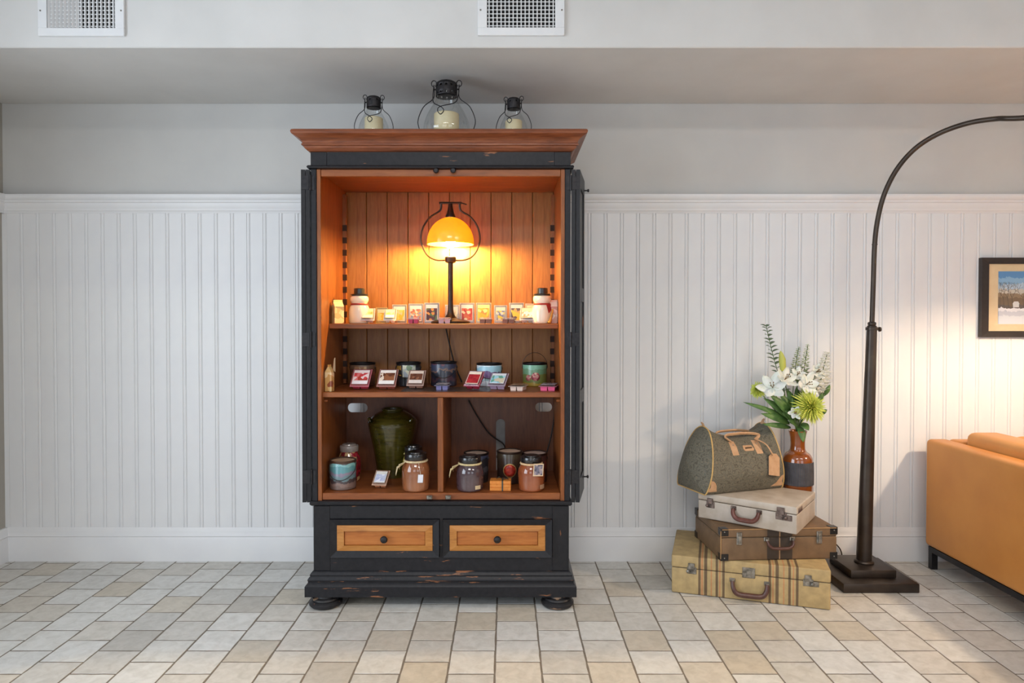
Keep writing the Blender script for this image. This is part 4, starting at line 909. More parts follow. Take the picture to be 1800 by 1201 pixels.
MB().tube([(0.009, 0, 0.044), (-0.006, -0.006, 0.056), (-0.018, -0.004, 0.047)], [0.003, 0.006, 0.002], 6, flat=0.4).tube([(0.009, 0, 0.044), (0.026, -0.006, 0.050), (0.036, -0.004, 0.045)], [0.003, 0.006, 0.002], 6, flat=0.4).build('ribbon_bow', rb_, wb_)

# ------------------------------------------------------------------ stacked suitcases
LEATHER_H = mat('oxblood_leather', (74, 44, 38), (92, 58, 48), rough=0.4, scale=40)
def case_handle(par, cx, w, drop, y, z, m, r=0.009, plate=STEEL):
    pts = [(cx - w / 2, y - 0.008, z), (cx - w / 2 + 0.004, y - 0.018, z - drop * 0.55), (cx - w / 2 + 0.022, y - 0.022, z - drop * 0.95), (cx, y - 0.023, z - drop), (cx + w / 2 - 0.022, y - 0.022, z - drop * 0.95), (cx + w / 2 - 0.004, y - 0.018, z - drop * 0.55), (cx + w / 2, y - 0.008, z)]
    n = 8 * 6 + 1
    pp = smooth_path(pts, 8)
    rr = [r * (0.62 + 0.38 * math.sin(PI * i / (len(pp) - 1)) ** 0.5) for i in range(len(pp))]
    h = MB().tube(pp, rr, 10).build('handle', m, par)
    for sx in (-1, 1):
        MB().box(cx + sx * w / 2 - 0.012, cx + sx * w / 2 + 0.012, y - 0.005, y - 0.0003, z - 0.008, z + 0.010).box(cx + sx * w / 2 - 0.006, cx + sx * w / 2 + 0.006, y - 0.015, y - 0.005, z - 0.005, z + 0.005).build('handle_mount', plate, h, bevel=0.002)
    return h
def latch(par, cx, y, z, side=1, sc=1.0, m=STEEL):
    l = MB().box(cx - 0.016 * sc, cx + 0.016 * sc, y - 0.003, y - 0.0003, z - 0.020 * sc, z + 0.004 * sc).box(cx - 0.004 * sc + side * 0.008, cx + 0.020 * sc + side * 0.016, y - 0.003, y - 0.0003, z - 0.020 * sc, z - 0.003 * sc).build('latch', m, par, bevel=0.0012)
    MB().box(cx - 0.012 * sc, cx + 0.010 * sc, y - 0.007, y - 0.003, z - 0.004, z + 0.018 * sc).lathe([(0.006 * sc, 0), (0.006 * sc, 0.003), (0.003, 0.005), (0, 0.005)], 12, Matrix.Translation((cx + side * 0.013 * sc, y - 0.003, z - 0.012 * sc)) @ Matrix.Rotation(PI / 2, 4, 'X')).build('hasp', m, l, bevel=0.001)
    return l
def suitcase(label, fl, fr_, L, Dp, Hh, zb, m, seam, edge=0.006, lidm=None):
    """fl, fr_: front-left and front-right bottom corners in the room"""
    a = math.atan2(fr_[1] - fl[1], fr_[0] - fl[0]); c = ((fl[0] + fr_[0]) / 2, (fl[1] + fr_[1]) / 2)
    t = thing('suitcase', label, 'suitcase', (c[0], c[1], zb), a, 'stacked vintage suitcases')
    MB().box(-L / 2, L / 2, 0, Dp, 0.0003, Hh * seam - 0.0008).build('body', m, t, bevel=edge, bseg=3)
    MB().box(-L / 2 - 0.0008, L / 2 + 0.0008, -0.0008, Dp + 0.0008, Hh * seam + 0.0006, Hh).build('lid', lidm or m, t, bevel=edge, bseg=3)
    MB().box(-L / 2 + 0.003, L / 2 - 0.003, 0.003, Dp - 0.003, Hh * seam - 0.003, Hh * seam + 0.004).build('seam', mat('dark_seam_tape', (70, 58, 44), rough=0.8), t, smooth=0)  # dark strip set into the gap between body and lid
    return t
def gz_pt(px, py, z):
    a, b = (px - PX0) / FOC, (PY0 - py) / FOC
    d = Vector((a, math.cos(PITCH) + b * math.sin(PITCH), -math.sin(PITCH) + b * math.cos(PITCH)))
    return Vector((0, -CAM_D, CAM_H)) + d * ((z - CAM_H) / d.z)
YEL, SG, SB_, SO = (188, 161, 112), (112, 90, 64), (150, 118, 74), (196, 138, 92)
st = [(0.0, YEL)]
for g0, wid in ((0.172, 0.178), (0.622, 0.190)):
    for a, b, c in ((0.0, 0.09, SG), (0.13, 0.18, SO), (0.24, 0.33, SG), (0.47, 0.52, SO), (0.64, 0.73, SG), (0.78, 0.83, SO), (0.88, 0.98, SG)):
        st += [(g0 + a * wid, c), (g0 + b * wid, YEL)]
st = st[:32]
Y_M = axis_bands('yellow_striped_cloth', 'X', -0.32, 0.32, st, rough=0.7, weave=26, bump=0.08, nscale=200)
p, q = gz_pt(1180.5, 1041.6, 0), gz_pt(1460, 1074, 0)
H1 = 0.166
s1 = suitcase('large straw-yellow suitcase with grey and orange stripes at the bottom of the stack', p, q, (q - p).length, 0.385, H1, 0.0012, Y_M, 0.68)
latch(s1, -0.235, 0, H1 * 0.70, -1, 1.25); latch(s1, 0.235, 0, H1 * 0.70, 1, 1.25)
MB().box(-0.026, 0.026, -0.004, -0.0004, H1 * 0.60, H1 * 0.87).box(-0.010, 0.010, -0.009, -0.004, H1 * 0.66, H1 * 0.80).build('centre_lock', STEEL, s1, bevel=0.0015)
case_handle(s1, 0.004, 0.140, 0.052, 0, H1 * 0.50, LEATHER_H, 0.011)
Z_2 = H1 + 0.0022
BRN, DRK = (122, 94, 66), (70, 58, 48)
B_M = axis_bands('brown_canvas_dark_band', 'X', -0.256, 0.256, [(0, BRN), (0.392, DRK), (0.494, BRN), (0.497, (190, 150, 110)), (0.504, BRN), (0.507, DRK), (0.613, BRN)], rough=0.6, weave=22, bump=0.08, nscale=160)
p, q = gz_pt(1267.4, 986.5, Z_2), gz_pt(1471, 982.5, Z_2)
H2 = 0.137; L2 = (q - p).length
s2 = suitcase('brown canvas suitcase with dark central band and black metal corners, second from the floor', p, q, L2, 0.335, H2, Z_2, B_M, 0.72)
tan = mat('tan_piping', (176, 136, 90), (160, 120, 78), rough=0.6)
MB().tube([(-L2 / 2 + 0.004, -0.001, H2 - 0.002), (L2 / 2 - 0.004, -0.001, H2 - 0.002)], 0.0022, 6).tube([(-L2 / 2 - 0.001, 0.0, 0.008), (-L2 / 2 - 0.001, -0.0005, H2 - 0.008)], 0.0022, 6).build('piping', tan, s2)
for sx in (-1, 1):
    for zz in (0, 1):
        for yy in (0, 1):
            M = Matrix.Translation((sx * L2 / 2, 0.335 * yy, H2 * zz))
            ex, ey, ez = -sx * 0.032, (0.032 if yy == 0 else -0.032), (-0.030 if zz else 0.030)
            k = 0.0022
            sgx, sgy, sgz = sx * k, (-k if yy == 0 else k), (k if zz else -0.0) 
            mb = MB()
            mb.box(*sorted((sgx, ex)), *sorted((sgy, 0.0)), *sorted((sgz, ez)), M)
            mb.box(*sorted((sgx, 0.0)), *sorted((sgy, ey)), *sorted((sgz, ez)), M)
            if zz: mb.box(*sorted((sgx, ex)), *sorted((sgy, ey)), *sorted((sgz, 0.0)), M)
            c_ = mb.build('corner_cap', mat('black_japanned_metal', (34, 32, 32), (46, 42, 40), rough=0.3, metal=0.4), s2, bevel=0.0012)
            if yy == 0: MB().sphere((sx * (L2 / 2 - 0.014), -0.0028, H2 * zz + (-0.012 if zz else 0.012)), 0.003, 0.003, 0.003, 8, 5).build('rivet', STEEL, c_)
for sx in (-1, 1):
    l = MB().box(sx * L2 * 0.345 - 0.012, sx * L2 * 0.345 + 0.012, -0.0045, -0.0012, H2 * 0.50, H2 * 0.90).box(sx * L2 * 0.345 - 0.007, sx * L2 * 0.345 + 0.007, -0.009, -0.0045, H2 * 0.56, H2 * 0.80).build('latch', STEEL, s2, bevel=0.002)
case_handle(s2, 0.0, 0.115, 0.034, 0, H2 * 0.66, LEATHER_H, 0.007)
Z_3 = Z_2 + H2 + 0.0025
GRY = mat('pale_grey_vellum', (188, 176, 164), (170, 156, 140), rough=0.5, scale=14, detail=8, coat=0.1)
GRL = mat('pale_grey_vellum_lid', (192, 180, 166), (174, 158, 140), rough=0.5, scale=14, detail=8, coat=0.1)
p, q = gz_pt(1227, 909.8, Z_3), gz_pt(1400.7, 941, Z_3)
H3 = 0.116; L3 = (q - p).length; D3 = 0.322
s3 = suitcase('scuffed pale grey suitcase turned askew, third from the floor under the bag', p, q, L3, D3, H3, Z_3, GRY, 0.72, lidm=GRL)
OLDM = mat('tarnished_latch', (126, 110, 102), (92, 78, 72), rough=0.4, metal=0.8, scale=80)
latch(s3, -0.155, 0, H3 * 0.66, -1, 1.15, OLDM); latch(s3, 0.150, 0, H3 * 0.70, 1, 1.4, OLDM)
case_handle(s3, 0.004, 0.110, 0.040, 0, H3 * 0.60, mat('red_brown_leather', (110, 62, 52), (90, 50, 42), rough=0.35), 0.0105, OLDM)
stitch = MB()
for k in range(5):
    for sg in (0, 1):
        x = L3 / 2 + 0.0012; y0 = 0.02 + 0.014 * k
        stitch.tube([(x, y0, H3 * 0.93), (x, y0 + 0.008 * (1 if sg else -0.2), H3 * 0.74)], 0.0011, 5)
stitch.build('side_stitching', LEATHER_H, s3)

# ------------------------------------------------------------------ paisley weekender bag
Z_4 = Z_3 + H3 + 0.0012
p, q = gz_pt(1243, 872, Z_4), gz_pt(1377, 858.5, Z_4)
ang = math.atan2(q.y - p.y, q.x - p.x); LB_ = (q - p).length
bag = thing('weekender_bag', 'olive paisley weekender bag with tan leather handles on the grey suitcase', 'bag', ((p.x + q.x) / 2, (p.y + q.y) / 2, Z_4), ang)
def paisley():
    m, nt, b = _new('olive_paisley_tapestry')
    v = _coords(nt); n = _noise(nt, v, 14, 3, 0.5)
    w = nt.nodes.new('ShaderNodeTexWave'); w.wave_type = 'RINGS'; w.inputs['Scale'].default_value = 16; w.inputs['Distortion'].default_value = 22; w.inputs['Detail'].default_value = 2.5; w.inputs['Detail Scale'].default_value = 1.6
    nt.links.new(v, w.inputs['Vector'])
    f = _noise(nt, v, 260, 2)
    mx = nt.nodes.new('ShaderNodeMix'); mx.data_type = 'FLOAT'; mx.inputs[0].default_value = 0.4
    nt.links.new(w.outputs['Fac'], mx.inputs[2]); nt.links.new(f, mx.inputs[3])
    nt.links.new(_ramp(nt, mx.outputs[0], [(0.2, (76, 72, 60)), (0.38, (108, 102, 86)), (0.5, (82, 84, 80)), (0.62, (124, 110, 88)), (0.8, (90, 90, 80))]), b.inputs['Base Color'])
    b.inputs['Roughness'].default_value = 0.75; _bump(nt, b, f, 0.2); return m
PAIS = paisley()
DB = 0.235
def bag_h(u): return 0.236 + 0.052 * abs(2 * u - 1) ** 2.2
def section(u, n=32):
    h = bag_h(u); bulge = math.sin(PI * min(max(u, 0.0), 1.0)) * 0.012
    key = [(DB * 0.06, 0.0), (DB * 0.02, 0.012), (-0.006 - bulge * 0.3, 0.05), (-0.006 - bulge, h * 0.38), (DB * 0.08 - bulge, h * 0.68), (DB * 0.24 - bulge * 0.5, h * 0.90), (DB * 0.41, h * 0.995), (DB * 0.59, h * 0.995), (DB * 0.76 + bulge * 0.5, h * 0.90), (DB * 0.92 + bulge, h * 0.68), (DB * 1.0 + bulge, h * 0.38), (DB * 1.02, 0.05), (DB * 0.99, 0.012), (DB * 0.95, 0.0)]
    P = smooth_path([(0, y, z) for y, z in key], 3)
    return [(p.y, max(0.0, p.z)) for p in P]
def bx_(u, z):
    """the bag narrows upwards, more at its left end"""
    k = min(1.0, z / 0.28); return -LB_ / 2 + LB_ * u + k * (0.062 * (1 - u) - 0.022 * u)
NU = 16; mb = MB(); vs = []; fs = []; secs = []
for i in range(NU + 1):
    u = i / NU; s_ = section(u); secs.append([(bx_(u, z), y, z) for y, z in s_]); vs += secs[-1]
n = len(s_)
for i in range(NU):
    for j in range(n): fs.append((i * n + j, (i + 1) * n + j, (i + 1) * n + (j + 1) % n, i * n + (j + 1) % n))
mb.add(vs, fs)
mb.build('body', PAIS, bag, smooth=60)
for e, sgn in ((0, -1), (NU, 1)):          # bulging end panels
    ring = [Vector(p) for p in secs[e]]; cen = sum(ring, Vector()) / n
    vs = []; fs = []
    for k, t_ in enumerate((1.0, 0.75, 0.45, 0.0)):
        for r_ in ring:
            q_ = cen + (r_ - cen) * t_; q_.x += sgn * 0.060 * (1 - t_ ** 2) * (0.5 if sgn > 0 else 1.0); vs.append(q_)
    for k in range(3):
        for j in range(n): fs.append((k * n + j, k * n + (j + 1) % n, (k + 1) * n + (j + 1) % n, (k + 1) * n + j))
    MB().add(vs, fs).build('end_panel', PAIS, bag, smooth=60)
    MB().tube([p + Vector((sgn * 0.001, 0, 0)) for p in ring], 0.0032, 6, True).build('piping', mat('tan_bag_piping', (206, 168, 104), (190, 150, 90), rough=0.5), bag)
TAN = mat('vegetable_tan_leather', (196, 156, 120), (184, 142, 104), rough=0.55, scale=50, bump=0.08)
def front_y(u, z):
    s_ = section(u)[:19]
    for (y0, z0), (y1, z1) in zip(s_, s_[1:]):
        if z0 <= z <= z1 and z1 > z0: return y0 + (y1 - y0) * (z - z0) / (z1 - z0)
    return s_[-1][0]
def patch(name, pts, m, off=0.0016, th=0.0014):
    """leather patch following the bag's front: pts in (u, z)"""
    f = [Vector((bx_(u, z), front_y(u, z) - off, z)) for u, z in pts]; k = len(f)
    vs = f + [v + Vector((0, th, 0)) for v in f]
    cu_, cz_ = sum(p[0] for p in pts) / k, sum(p[1] for p in pts) / k; vs.append(Vector((bx_(cu_, cz_), front_y(cu_, cz_) - off - 0.0012, cz_)))
    fs = [(i, (i + 1) % k, 2 * k) for i in range(k)] + [(i, i + k, (i + 1) % k + k, (i + 1) % k) for i in range(k)] + [tuple(range(k, 2 * k))]
    return MB().add(vs, fs).build(name, m, bag, smooth=50)
patch('corner_patch', [(0.006, 0.014), (0.006, 0.066), (0.035, 0.064), (0.065, 0.055), (0.09, 0.040), (0.10, 0.028), (0.12, 0.014)], TAN)
patch('corner_patch', [(0.994, 0.014), (0.994, 0.066), (0.965, 0.062), (0.93, 0.048), (0.905, 0.034), (0.88, 0.026), (0.83, 0.014)], TAN)
for u in (0.34, 0.70):
    tb = patch('handle_tab', [(u - 0.045, 0.168), (u + 0.045, 0.168), (u + 0.05, 0.20), (u + 0.045, 0.222), (u - 0.045, 0.222), (u - 0.05, 0.20)], TAN, 0.0022)
    MB().sphere((bx_(u, 0.21), front_y(u, 0.21) - 0.0055, 0.21), 0.003, 0.002, 0.003, 8, 5).build('stud', STEEL, tb)
bd = patch('badge', [(0.49, 0.182), (0.62, 0.182), (0.635, 0.190), (0.62, 0.204), (0.49, 0.204), (0.475, 0.190)], TAN, 0.003)
yb2 = front_y(0.555, 0.193) - 0.0045
MB().box(bx_(0.505, 0.19), bx_(0.605, 0.19), yb2 - 0.001, yb2 + 0.001, 0.188, 0.198, ).build('badge_plate', mat('dark_brass_plate', (110, 90, 70), (96, 78, 60), rough=0.4, metal=0.5), bd, smooth=0)
for yoff, dz in ((0.0, 0.0), (0.065, 0.004)):
    yy = front_y(0.34, 0.222) - 0.003 + yoff
    u0, u1 = 0.34, 0.72
    P = smooth_path([(bx_(u0, 0.22), yy, 0.222), (bx_(u0 - 0.06, 0.23), yy + 0.004, 0.236), (bx_(u0 - 0.08, 0.24), yy + 0.010, 0.244 + dz), (bx_(0.30, 0.25), yy + 0.012, 0.252 + dz), (bx_(0.5, 0.25), yy + 0.014, 0.255 + dz), (bx_(0.68, 0.25), yy + 0.012, 0.252 + dz), (bx_(0.80, 0.25), yy + 0.008, 0.242 + dz), (bx_(u1, 0.22), yy, 0.222)], 6)
    MB().tube(P, 0.0075, 8, flat=0.62).build('handle', TAN, bag)
MB().tube([(bx_(0.03, 0.28), DB / 2, bag_h(0.03) - 0.004)] + [(bx_(u, 0.25), DB / 2, bag_h(u) + 0.0005) for u in [i / 12 for i in range(1, 12)]] + [(bx_(0.97, 0.28), DB / 2, bag_h(0.97) - 0.004)], 0.0025, 6).build('zip', mat('brass_zip', (120, 100, 70), rough=0.4, metal=0.6), bag)
for sgn in (-1, 1):
    xe = bx_(0.0 if sgn < 0 else 1.0, 0.28)
    MB().tube([(xe - sgn * 0.006, DB * 0.5, bag_h(0.0) - 0.008), (xe + sgn * 0.004, DB * 0.5, bag_h(0.0) + 0.014), (xe + sgn * 0.010, DB * 0.5, bag_h(0.0) + 0.020)], [0.010, 0.009, 0.006], 8, flat=0.4).build('end_tab', TAN, bag)
# luggage tag on its strap
xt = -LB_ / 2 + LB_ * 0.84; yt = front_y(0.84, 0.12) - 0.008
tg = MB().prism([(-0.030, -0.050), (0.032, -0.050), (0.032, 0.034), (0.014, 0.050), (-0.014, 0.050), (-0.030, 0.034)], -0.0015, 0.0015, 'XZ', Matrix.Translation((xt, yt, 0.118)) @ Matrix.Rotation(R(10), 4, 'Y') @ Matrix.Rotation(R(-12), 4, 'X')).build('luggage_tag', TAN, bag, bevel=0.0008)
MB().tube(smooth_path([(bx_(0.72, 0.225), front_y(0.72, 0.225) - 0.006, 0.228), (bx_(0.78, 0.2), yt + 0.020, 0.208), (xt - 0.002, yt + 0.004, 0.160)], 5), 0.006, 8, flat=0.4).build('tag_strap', TAN, tg)

# ------------------------------------------------------------------ vase and flowers
VY = -0.200; VX = at(1402, 800, VY).x; ZV = Z_2 + H2 + 0.0012
vs_ = thing('flower_vase', 'amber glazed vase with dark ribbed band behind the bag', 'vase', (VX, VY, ZV))
def vz(py): return at(1402, py, VY).z - ZV
lip = vz(757)
AMB = mat('amber_brown_glaze', (112, 52, 18), (146, 76, 22), rough=0.15, scale=9, coat=0.9, lo=0.3, hi=0.7)
def P3(prof, n=4): return [(p.x, p.z) for p in smooth_path([(r, 0, z) for r, z in prof], n)]
z1, z0 = vz(810), vz(850)
MB().lathe(P3([(0.050, 0.0006), (0.054, 0.004), (0.062, 0.04), (0.068, z0 - 0.004), (0.069, z0)]), 40).build('foot_section', AMB, vs_, smooth=60)
rib = mat('charcoal_ribbed_glaze', (58, 56, 60), (74, 72, 76), rough=0.7, scale=30)
mb = MB(); vs = []; fs = []; NS = 96
lev = [(0.0690, z0), (0.0705, z0 + 0.003), (0.0705, (z0 + z1) / 2), (0.0690, z1 - 0.004), (0.0675, z1)]
for j in range(NS):
    a = 2 * PI * j / NS; d = 0.0010 if j % 2 else -0.0006
    for r, z in lev: vs.append(((r + d) * math.cos(a), (r + d) * math.sin(a), z))
for j in range(NS):
    k = (j + 1) % NS
    for i in range(4): fs.append((j * 5 + i, k * 5 + i, k * 5 + i + 1, j * 5 + i + 1))
mb.add(vs, fs).build('ribbed_band', rib, vs_, smooth=0)
pn = [(0.0678, z1), (0.064, vz(803)), (0.054, vz(797)), (0.040, vz(793)), (0.034, vz(788)), (0.0325, vz(778)), (0.035, vz(768)), (0.041, lip - 0.004), (0.0425, lip), (0.039, lip), (0.032, lip - 0.012), (0.029, vz(780)), (0.031, vz(792)), (0.045, vz(803))]
MB().lathe(P3(pn), 40, cap=False).build('neck', AMB, vs_, smooth=60)
rf = random.Random(3)
LEAF = mat('deep_green_leaf', (62, 96, 46), (92, 126, 60), rough=0.5, scale=30, stretch=(1, 1, 1))
LEAF2 = mat('grey_green_leaf', (92, 112, 82), (110, 128, 94), rough=0.55, scale=30)
STEM = mat('flower_stem_green', (84, 112, 52), (70, 96, 44), rough=0.5)
LILY = mat('white_lily_petal', (236, 236, 232), (222, 228, 216), rough=0.5, scale=30)
CREAM = mat('cream_blossom', (252, 251, 244), (246, 243, 228), rough=0.6, scale=40)
LIME = mat('lime_green_petal', (206, 210, 96), (180, 194, 70), rough=0.55, scale=60)
BUD = mat('yellow_green_bud', (190, 190, 90), (170, 176, 70), rough=0.5, scale=30, stretch=(1, 1, 0.2))
def blade(mb, base, tip, w, up=Vector((0, -1, 0.3)), curl=0.12, fold=0.18, n=6, shape=None):
    """leaf or petal: two-sided strip with a folded midrib"""
    base, tip = Vector(base), Vector(tip); ax_ = tip - base; L = ax_.length; ax_.normalize()
    up = (up - ax_ * up.dot(ax_)); up = up.normalized() if up.length > 1e-4 else ax_.orthogonal().normalized()
    sd = ax_.cross(up); vs = []
    for i in range(n + 1):
        t = i / n; ww = w * (shape(t) if shape else math.sin(PI * min(0.06 + t * 0.94, 1.0)) ** 0.75)
        c = base + ax_ * (L * t) + up * (curl * L * math.sin(PI * t) * 0.8)
        vs += [c - sd * ww + up * (fold * ww), c, c + sd * ww + up * (fold * ww)]
    fs = []
    for i in range(n):
        a = i * 3; fs += [(a, a + 1, a + 4, a + 3), (a + 1, a + 2, a + 5, a + 4)]
    mb.add(vs, fs); return mb
def leafobj(par, base, tip, w, m=LEAF, name='leaf', **k):
    o = blade(MB(), base, tip, w, **k).build(name, m, par, smooth=60)
    md = o.modifiers.new('thick', 'SOLIDIFY'); md.thickness = 0.0008; return o
ORI = Vector((VX, VY, ZV + lip))
def fl_pt(px, py, dy=0.0):
    p = at(px, py, VY + dy); return p - ORI
def stem_thing(name, label, cat, path, r=0.0022, group='flower stems in the amber vase', m=STEM):
    t = thing(name, label, cat, ORI, 0, group)
    j = Vector((rf.uniform(-0.012, 0.012), rf.uniform(-0.012, 0.012), 0))
    pts = [Vector((j.x * 0.6, j.y * 0.6, -0.12)), Vector((j.x, j.y, 0.0))] + [Vector(p) for p in path]
    pp = smooth_path(pts, 5)
    MB().tube(pp, r, 6).build('stem', m, t); return t, pp
# tall sprig of small leaves
sp = [fl_pt(1385, 720, 0.0), fl_pt(1375, 680, 0.0), fl_pt(1363, 640, 0), fl_pt(1354, 605, 0), fl_pt(1347, 574, 0)]
t, pp = stem_thing('leafy_sprig', 'tall sprig of small grey-green leaves rising highest from the vase', 'foliage', sp, 0.0016)
k = 0
for i in range(len(pp)):
    if pp[i].z > 0.17 and i % 1 == 0:
        for sgn in (-1, 1):
            d = Vector((sgn * 0.028 * rf.uniform(0.8, 1.15), rf.uniform(-0.02, 0.02), 0.012)); 
            if pp[i].z > 0.42: d *= 0.75
            leafobj(t, pp[i], pp[i] + d, 0.0085, LEAF2, n=4, up=Vector((0, -0.3, 1)))
# lilies
def lily(label, head, face, size, path, petals=6):
    t, pp = stem_thing('lily', label, 'flower', path + [head])
    face = face.normalized(); a_ = face.orthogonal().normalized(); b_ = face.cross(a_)
    for i in range(petals):
        a = 2 * PI * i / petals + 0.3; rad = a_ * math.cos(a) + b_ * math.sin(a); out = 1.0 if i % 2 else 0.86
        leafobj(t, head, head + (rad * 0.86 + face * 0.42).normalized() * size * out, size * 0.26, LILY, 'petal', up=face, curl=-0.16, fold=0.25, n=7)
    for i in range(4):
        a = 2 * PI * i / 4; rad = a_ * math.cos(a) + b_ * math.sin(a)
        MB().tube([head, head + face * size * 0.5 + rad * size * 0.12], 0.0010, 5).sphere(tuple(head + face * size * 0.5 + rad * size * 0.12), 0.003, seg=6, rings=4).build('stamen', mat('stamen_brown', (120, 90, 40), rough=0.6), t)
    return t
lily('white lily opening to the left above the bag', fl_pt(1358, 682, -0.05), Vector((-0.35, -0.75, 0.5)), 0.082, [fl_pt(1384, 735, -0.02)])
lily('white lily at the front centre of the bouquet', fl_pt(1379, 668, -0.045), Vector((0.25, -0.65, 0.6)), 0.070, [fl_pt(1390, 725, -0.01)])
lily('white lily low at the front beside the green chrysanthemum', fl_pt(1397, 726, -0.075), Vector((-0.2, -0.95, 0.15)), 0.038, [fl_pt(1398, 745, -0.05)])
lily('white lily on the right side of the bouquet', fl_pt(1417, 676, -0.035), Vector((0.2, -0.9, 0.25)), 0.070, [fl_pt(1404, 728, -0.02)])
lily('small white lily high on the right of the bouquet', fl_pt(1434, 655, -0.01), Vector((0.3, -0.85, 0.45)), 0.048, [fl_pt(1412, 722, -0.01)])
lily('small white lily between the flower spikes', fl_pt(1401, 660, -0.02), Vector((0.0, -0.8, 0.6)), 0.046, [fl_pt(1402, 722, -0.01)])
# upright lily bud
hd = fl_pt(1374, 652, -0.03)
t, pp = stem_thing('lily_bud', 'closed yellow-green lily bud standing above the white lilies', 'flower', [fl_pt(1384, 720, -0.02), hd])
MB().tube([hd, fl_pt(1376, 645, -0.03), fl_pt(1375, 632, -0.03), fl_pt(1373, 622, -0.03), fl_pt(1372, 617, -0.03)], [0.006, 0.0145, 0.0155, 0.009, 0.002], 10).build('bud', BUD, t)
# spiky green chrysanthemums
def mum(label, c, face, rad, path, n=150):
    t, pp = stem_thing('chrysanthemum', label, 'flower', path + [c]); face = face.normalized(); n = int(n * 1.5)
    mb = MB(); mb2 = MB()
    for i in range(n):
        z = 1 - 1.35 * (i + 0.5) / n; a = i * 2.39996; s_ = math.sqrt(max(0, 1 - z * z))
        M = face.to_track_quat('Z', 'Y').to_matrix()
        d = M @ Vector((s_ * math.cos(a), s_ * math.sin(a), z))
        L = rad * (0.72 + 0.28 * (1 - z) / 1.35) * rf.uniform(0.78, 1.16)
        blade(mb, c + d * rad * 0.12, c + d * L + face * 0.006, 0.0042, up=(face + d * 0.2), curl=0.18, n=4, fold=0.4)
    o = mb.build('petals', LIME, t, smooth=60); tag(o, kind='stuff')
    MB().sphere(tuple(c), rad * 0.36, seg=12, rings=8).build('flower_centre', mat('mum_centre', (130, 150, 40), (150, 170, 50), rough=0.7), t)
    return t
mum('large spiky lime-green chrysanthemum at the lower right of the bouquet', fl_pt(1420, 716, -0.06), Vector((0.25, -0.9, 0.2)), 0.088, [fl_pt(1408, 745, -0.03)])
mum('small lime-green chrysanthemum at the left edge of the bouquet', fl_pt(1334, 686, -0.01), Vector((-0.7, -0.5, 0.3)), 0.044, [fl_pt(1372, 732, -0.01)], 90)
# flower spikes
def spike(label, pts, m, blossom, n, r0, bs=0.010):
    t, pp = stem_thing('flower_spike', label, 'flower', pts, 0.0018); zt_ = pp[-1].z
    zs_ = zt_ - blossom; mb = MB(); lf = MB()
    for i in range(n):
        f = i / (n - 1); z = zs_ + blossom * f
        j = min(range(len(pp)), key=lambda q: abs(pp[q].z - z)); c = pp[j].copy(); c.z = z
        a = i * 2.4; rr = r0 * (1 - 0.8 * f) + 0.002
        d = Vector((math.cos(a), math.sin(a), 0.35)) * rr; s_ = bs * (1 - 0.62 * f)
        for q in range(4):
            b = a + q * PI / 2
            blade(mb, c + d, c + d + Vector((math.cos(b), math.sin(b), 0.5)) * s_ * 1.6, s_ * 0.75, n=3, up=Vector((0, 0, 1)))
    o = mb.build('blossoms', m, t, smooth=60); tag(o, kind='stuff'); return t
GSP = mat('pale_green_blossom', (188, 200, 150), (222, 226, 196), rough=0.6, scale=40)
spike('pale green flower spike left of the taller spike', [fl_pt(1394, 700, 0.01), fl_pt(1399, 640, 0.01), fl_pt(1404, 612, 0.01)], GSP, 0.17, 46, 0.020, 0.012)
spike('tall pale green flower spike in the middle of the bouquet', [fl_pt(1408, 700, 0.02), fl_pt(1415, 640, 0.02), fl_pt(1420, 607, 0.02)], GSP, 0.19, 50, 0.020, 0.012)
spike('cream stock blossom spike leaning right over the vase', [fl_pt(1422, 710, 0.0), fl_pt(1442, 670, 0.0), fl_pt(1448, 645, 0), fl_pt(1454, 622, 0.0)], CREAM, 0.21, 52, 0.040, 0.021)
# broad leaves
def spray(label, items, cat='foliage'):
    t = thing('leaf_spray', label, cat, ORI, 0, 'flower stems in the amber vase')
    MB().tube([(0.004, 0, -0.10), (0.006, -0.004, 0.0), (0.0, -0.01, 0.05)], 0.0022, 6).build('stem', STEM, t)
    for (ax_, ay, bx, by, w, dy) in items: leafobj(t, fl_pt(ax_, ay, -0.01), fl_pt(bx, by, dy), w, n=7)
    return t
spray('long pointed leaves reaching left over the bag', [(1386, 738, 1306, 707, 0.012, -0.04), (1388, 745, 1337, 727, 0.017, -0.05), (1390, 752, 1340, 746, 0.013, -0.06), (1386, 735, 1342, 700, 0.018, -0.05), (1392, 735, 1352, 693, 0.020, -0.07)])
spray('broad dark leaves hanging over the right of the vase rim', [(1404, 748, 1412, 778, 0.018, -0.06), (1404, 750, 1386, 738, 0.016, -0.07), (1408, 744, 1422, 757, 0.018, -0.055), (1400, 740, 1392, 700, 0.020, -0.06), (1404, 735, 1420, 690, 0.018, -0.03)])
spray('small rounded leaves on the right edge of the bouquet', [(1436, 712, 1446, 690, 0.012, -0.02), (1448, 696, 1459, 676, 0.011, -0.02), (1440, 728, 1454, 720, 0.012, -0.03), (1410, 735, 1440, 705, 0.012, -0.02), (1438, 712, 1450, 692, 0.003, -0.02)])
spray('dense inner leaves behind the white lilies', [(1392, 730, 1370, 690, 0.019, -0.03), (1396, 728, 1384, 684, 0.020, -0.02), (1400, 728, 1400, 680, 0.020, 0.0), (1406, 730, 1428, 684, 0.018, 0.0), (1394, 740, 1364, 712, 0.019, -0.03), (1398, 742, 1380, 722, 0.018, -0.055)])

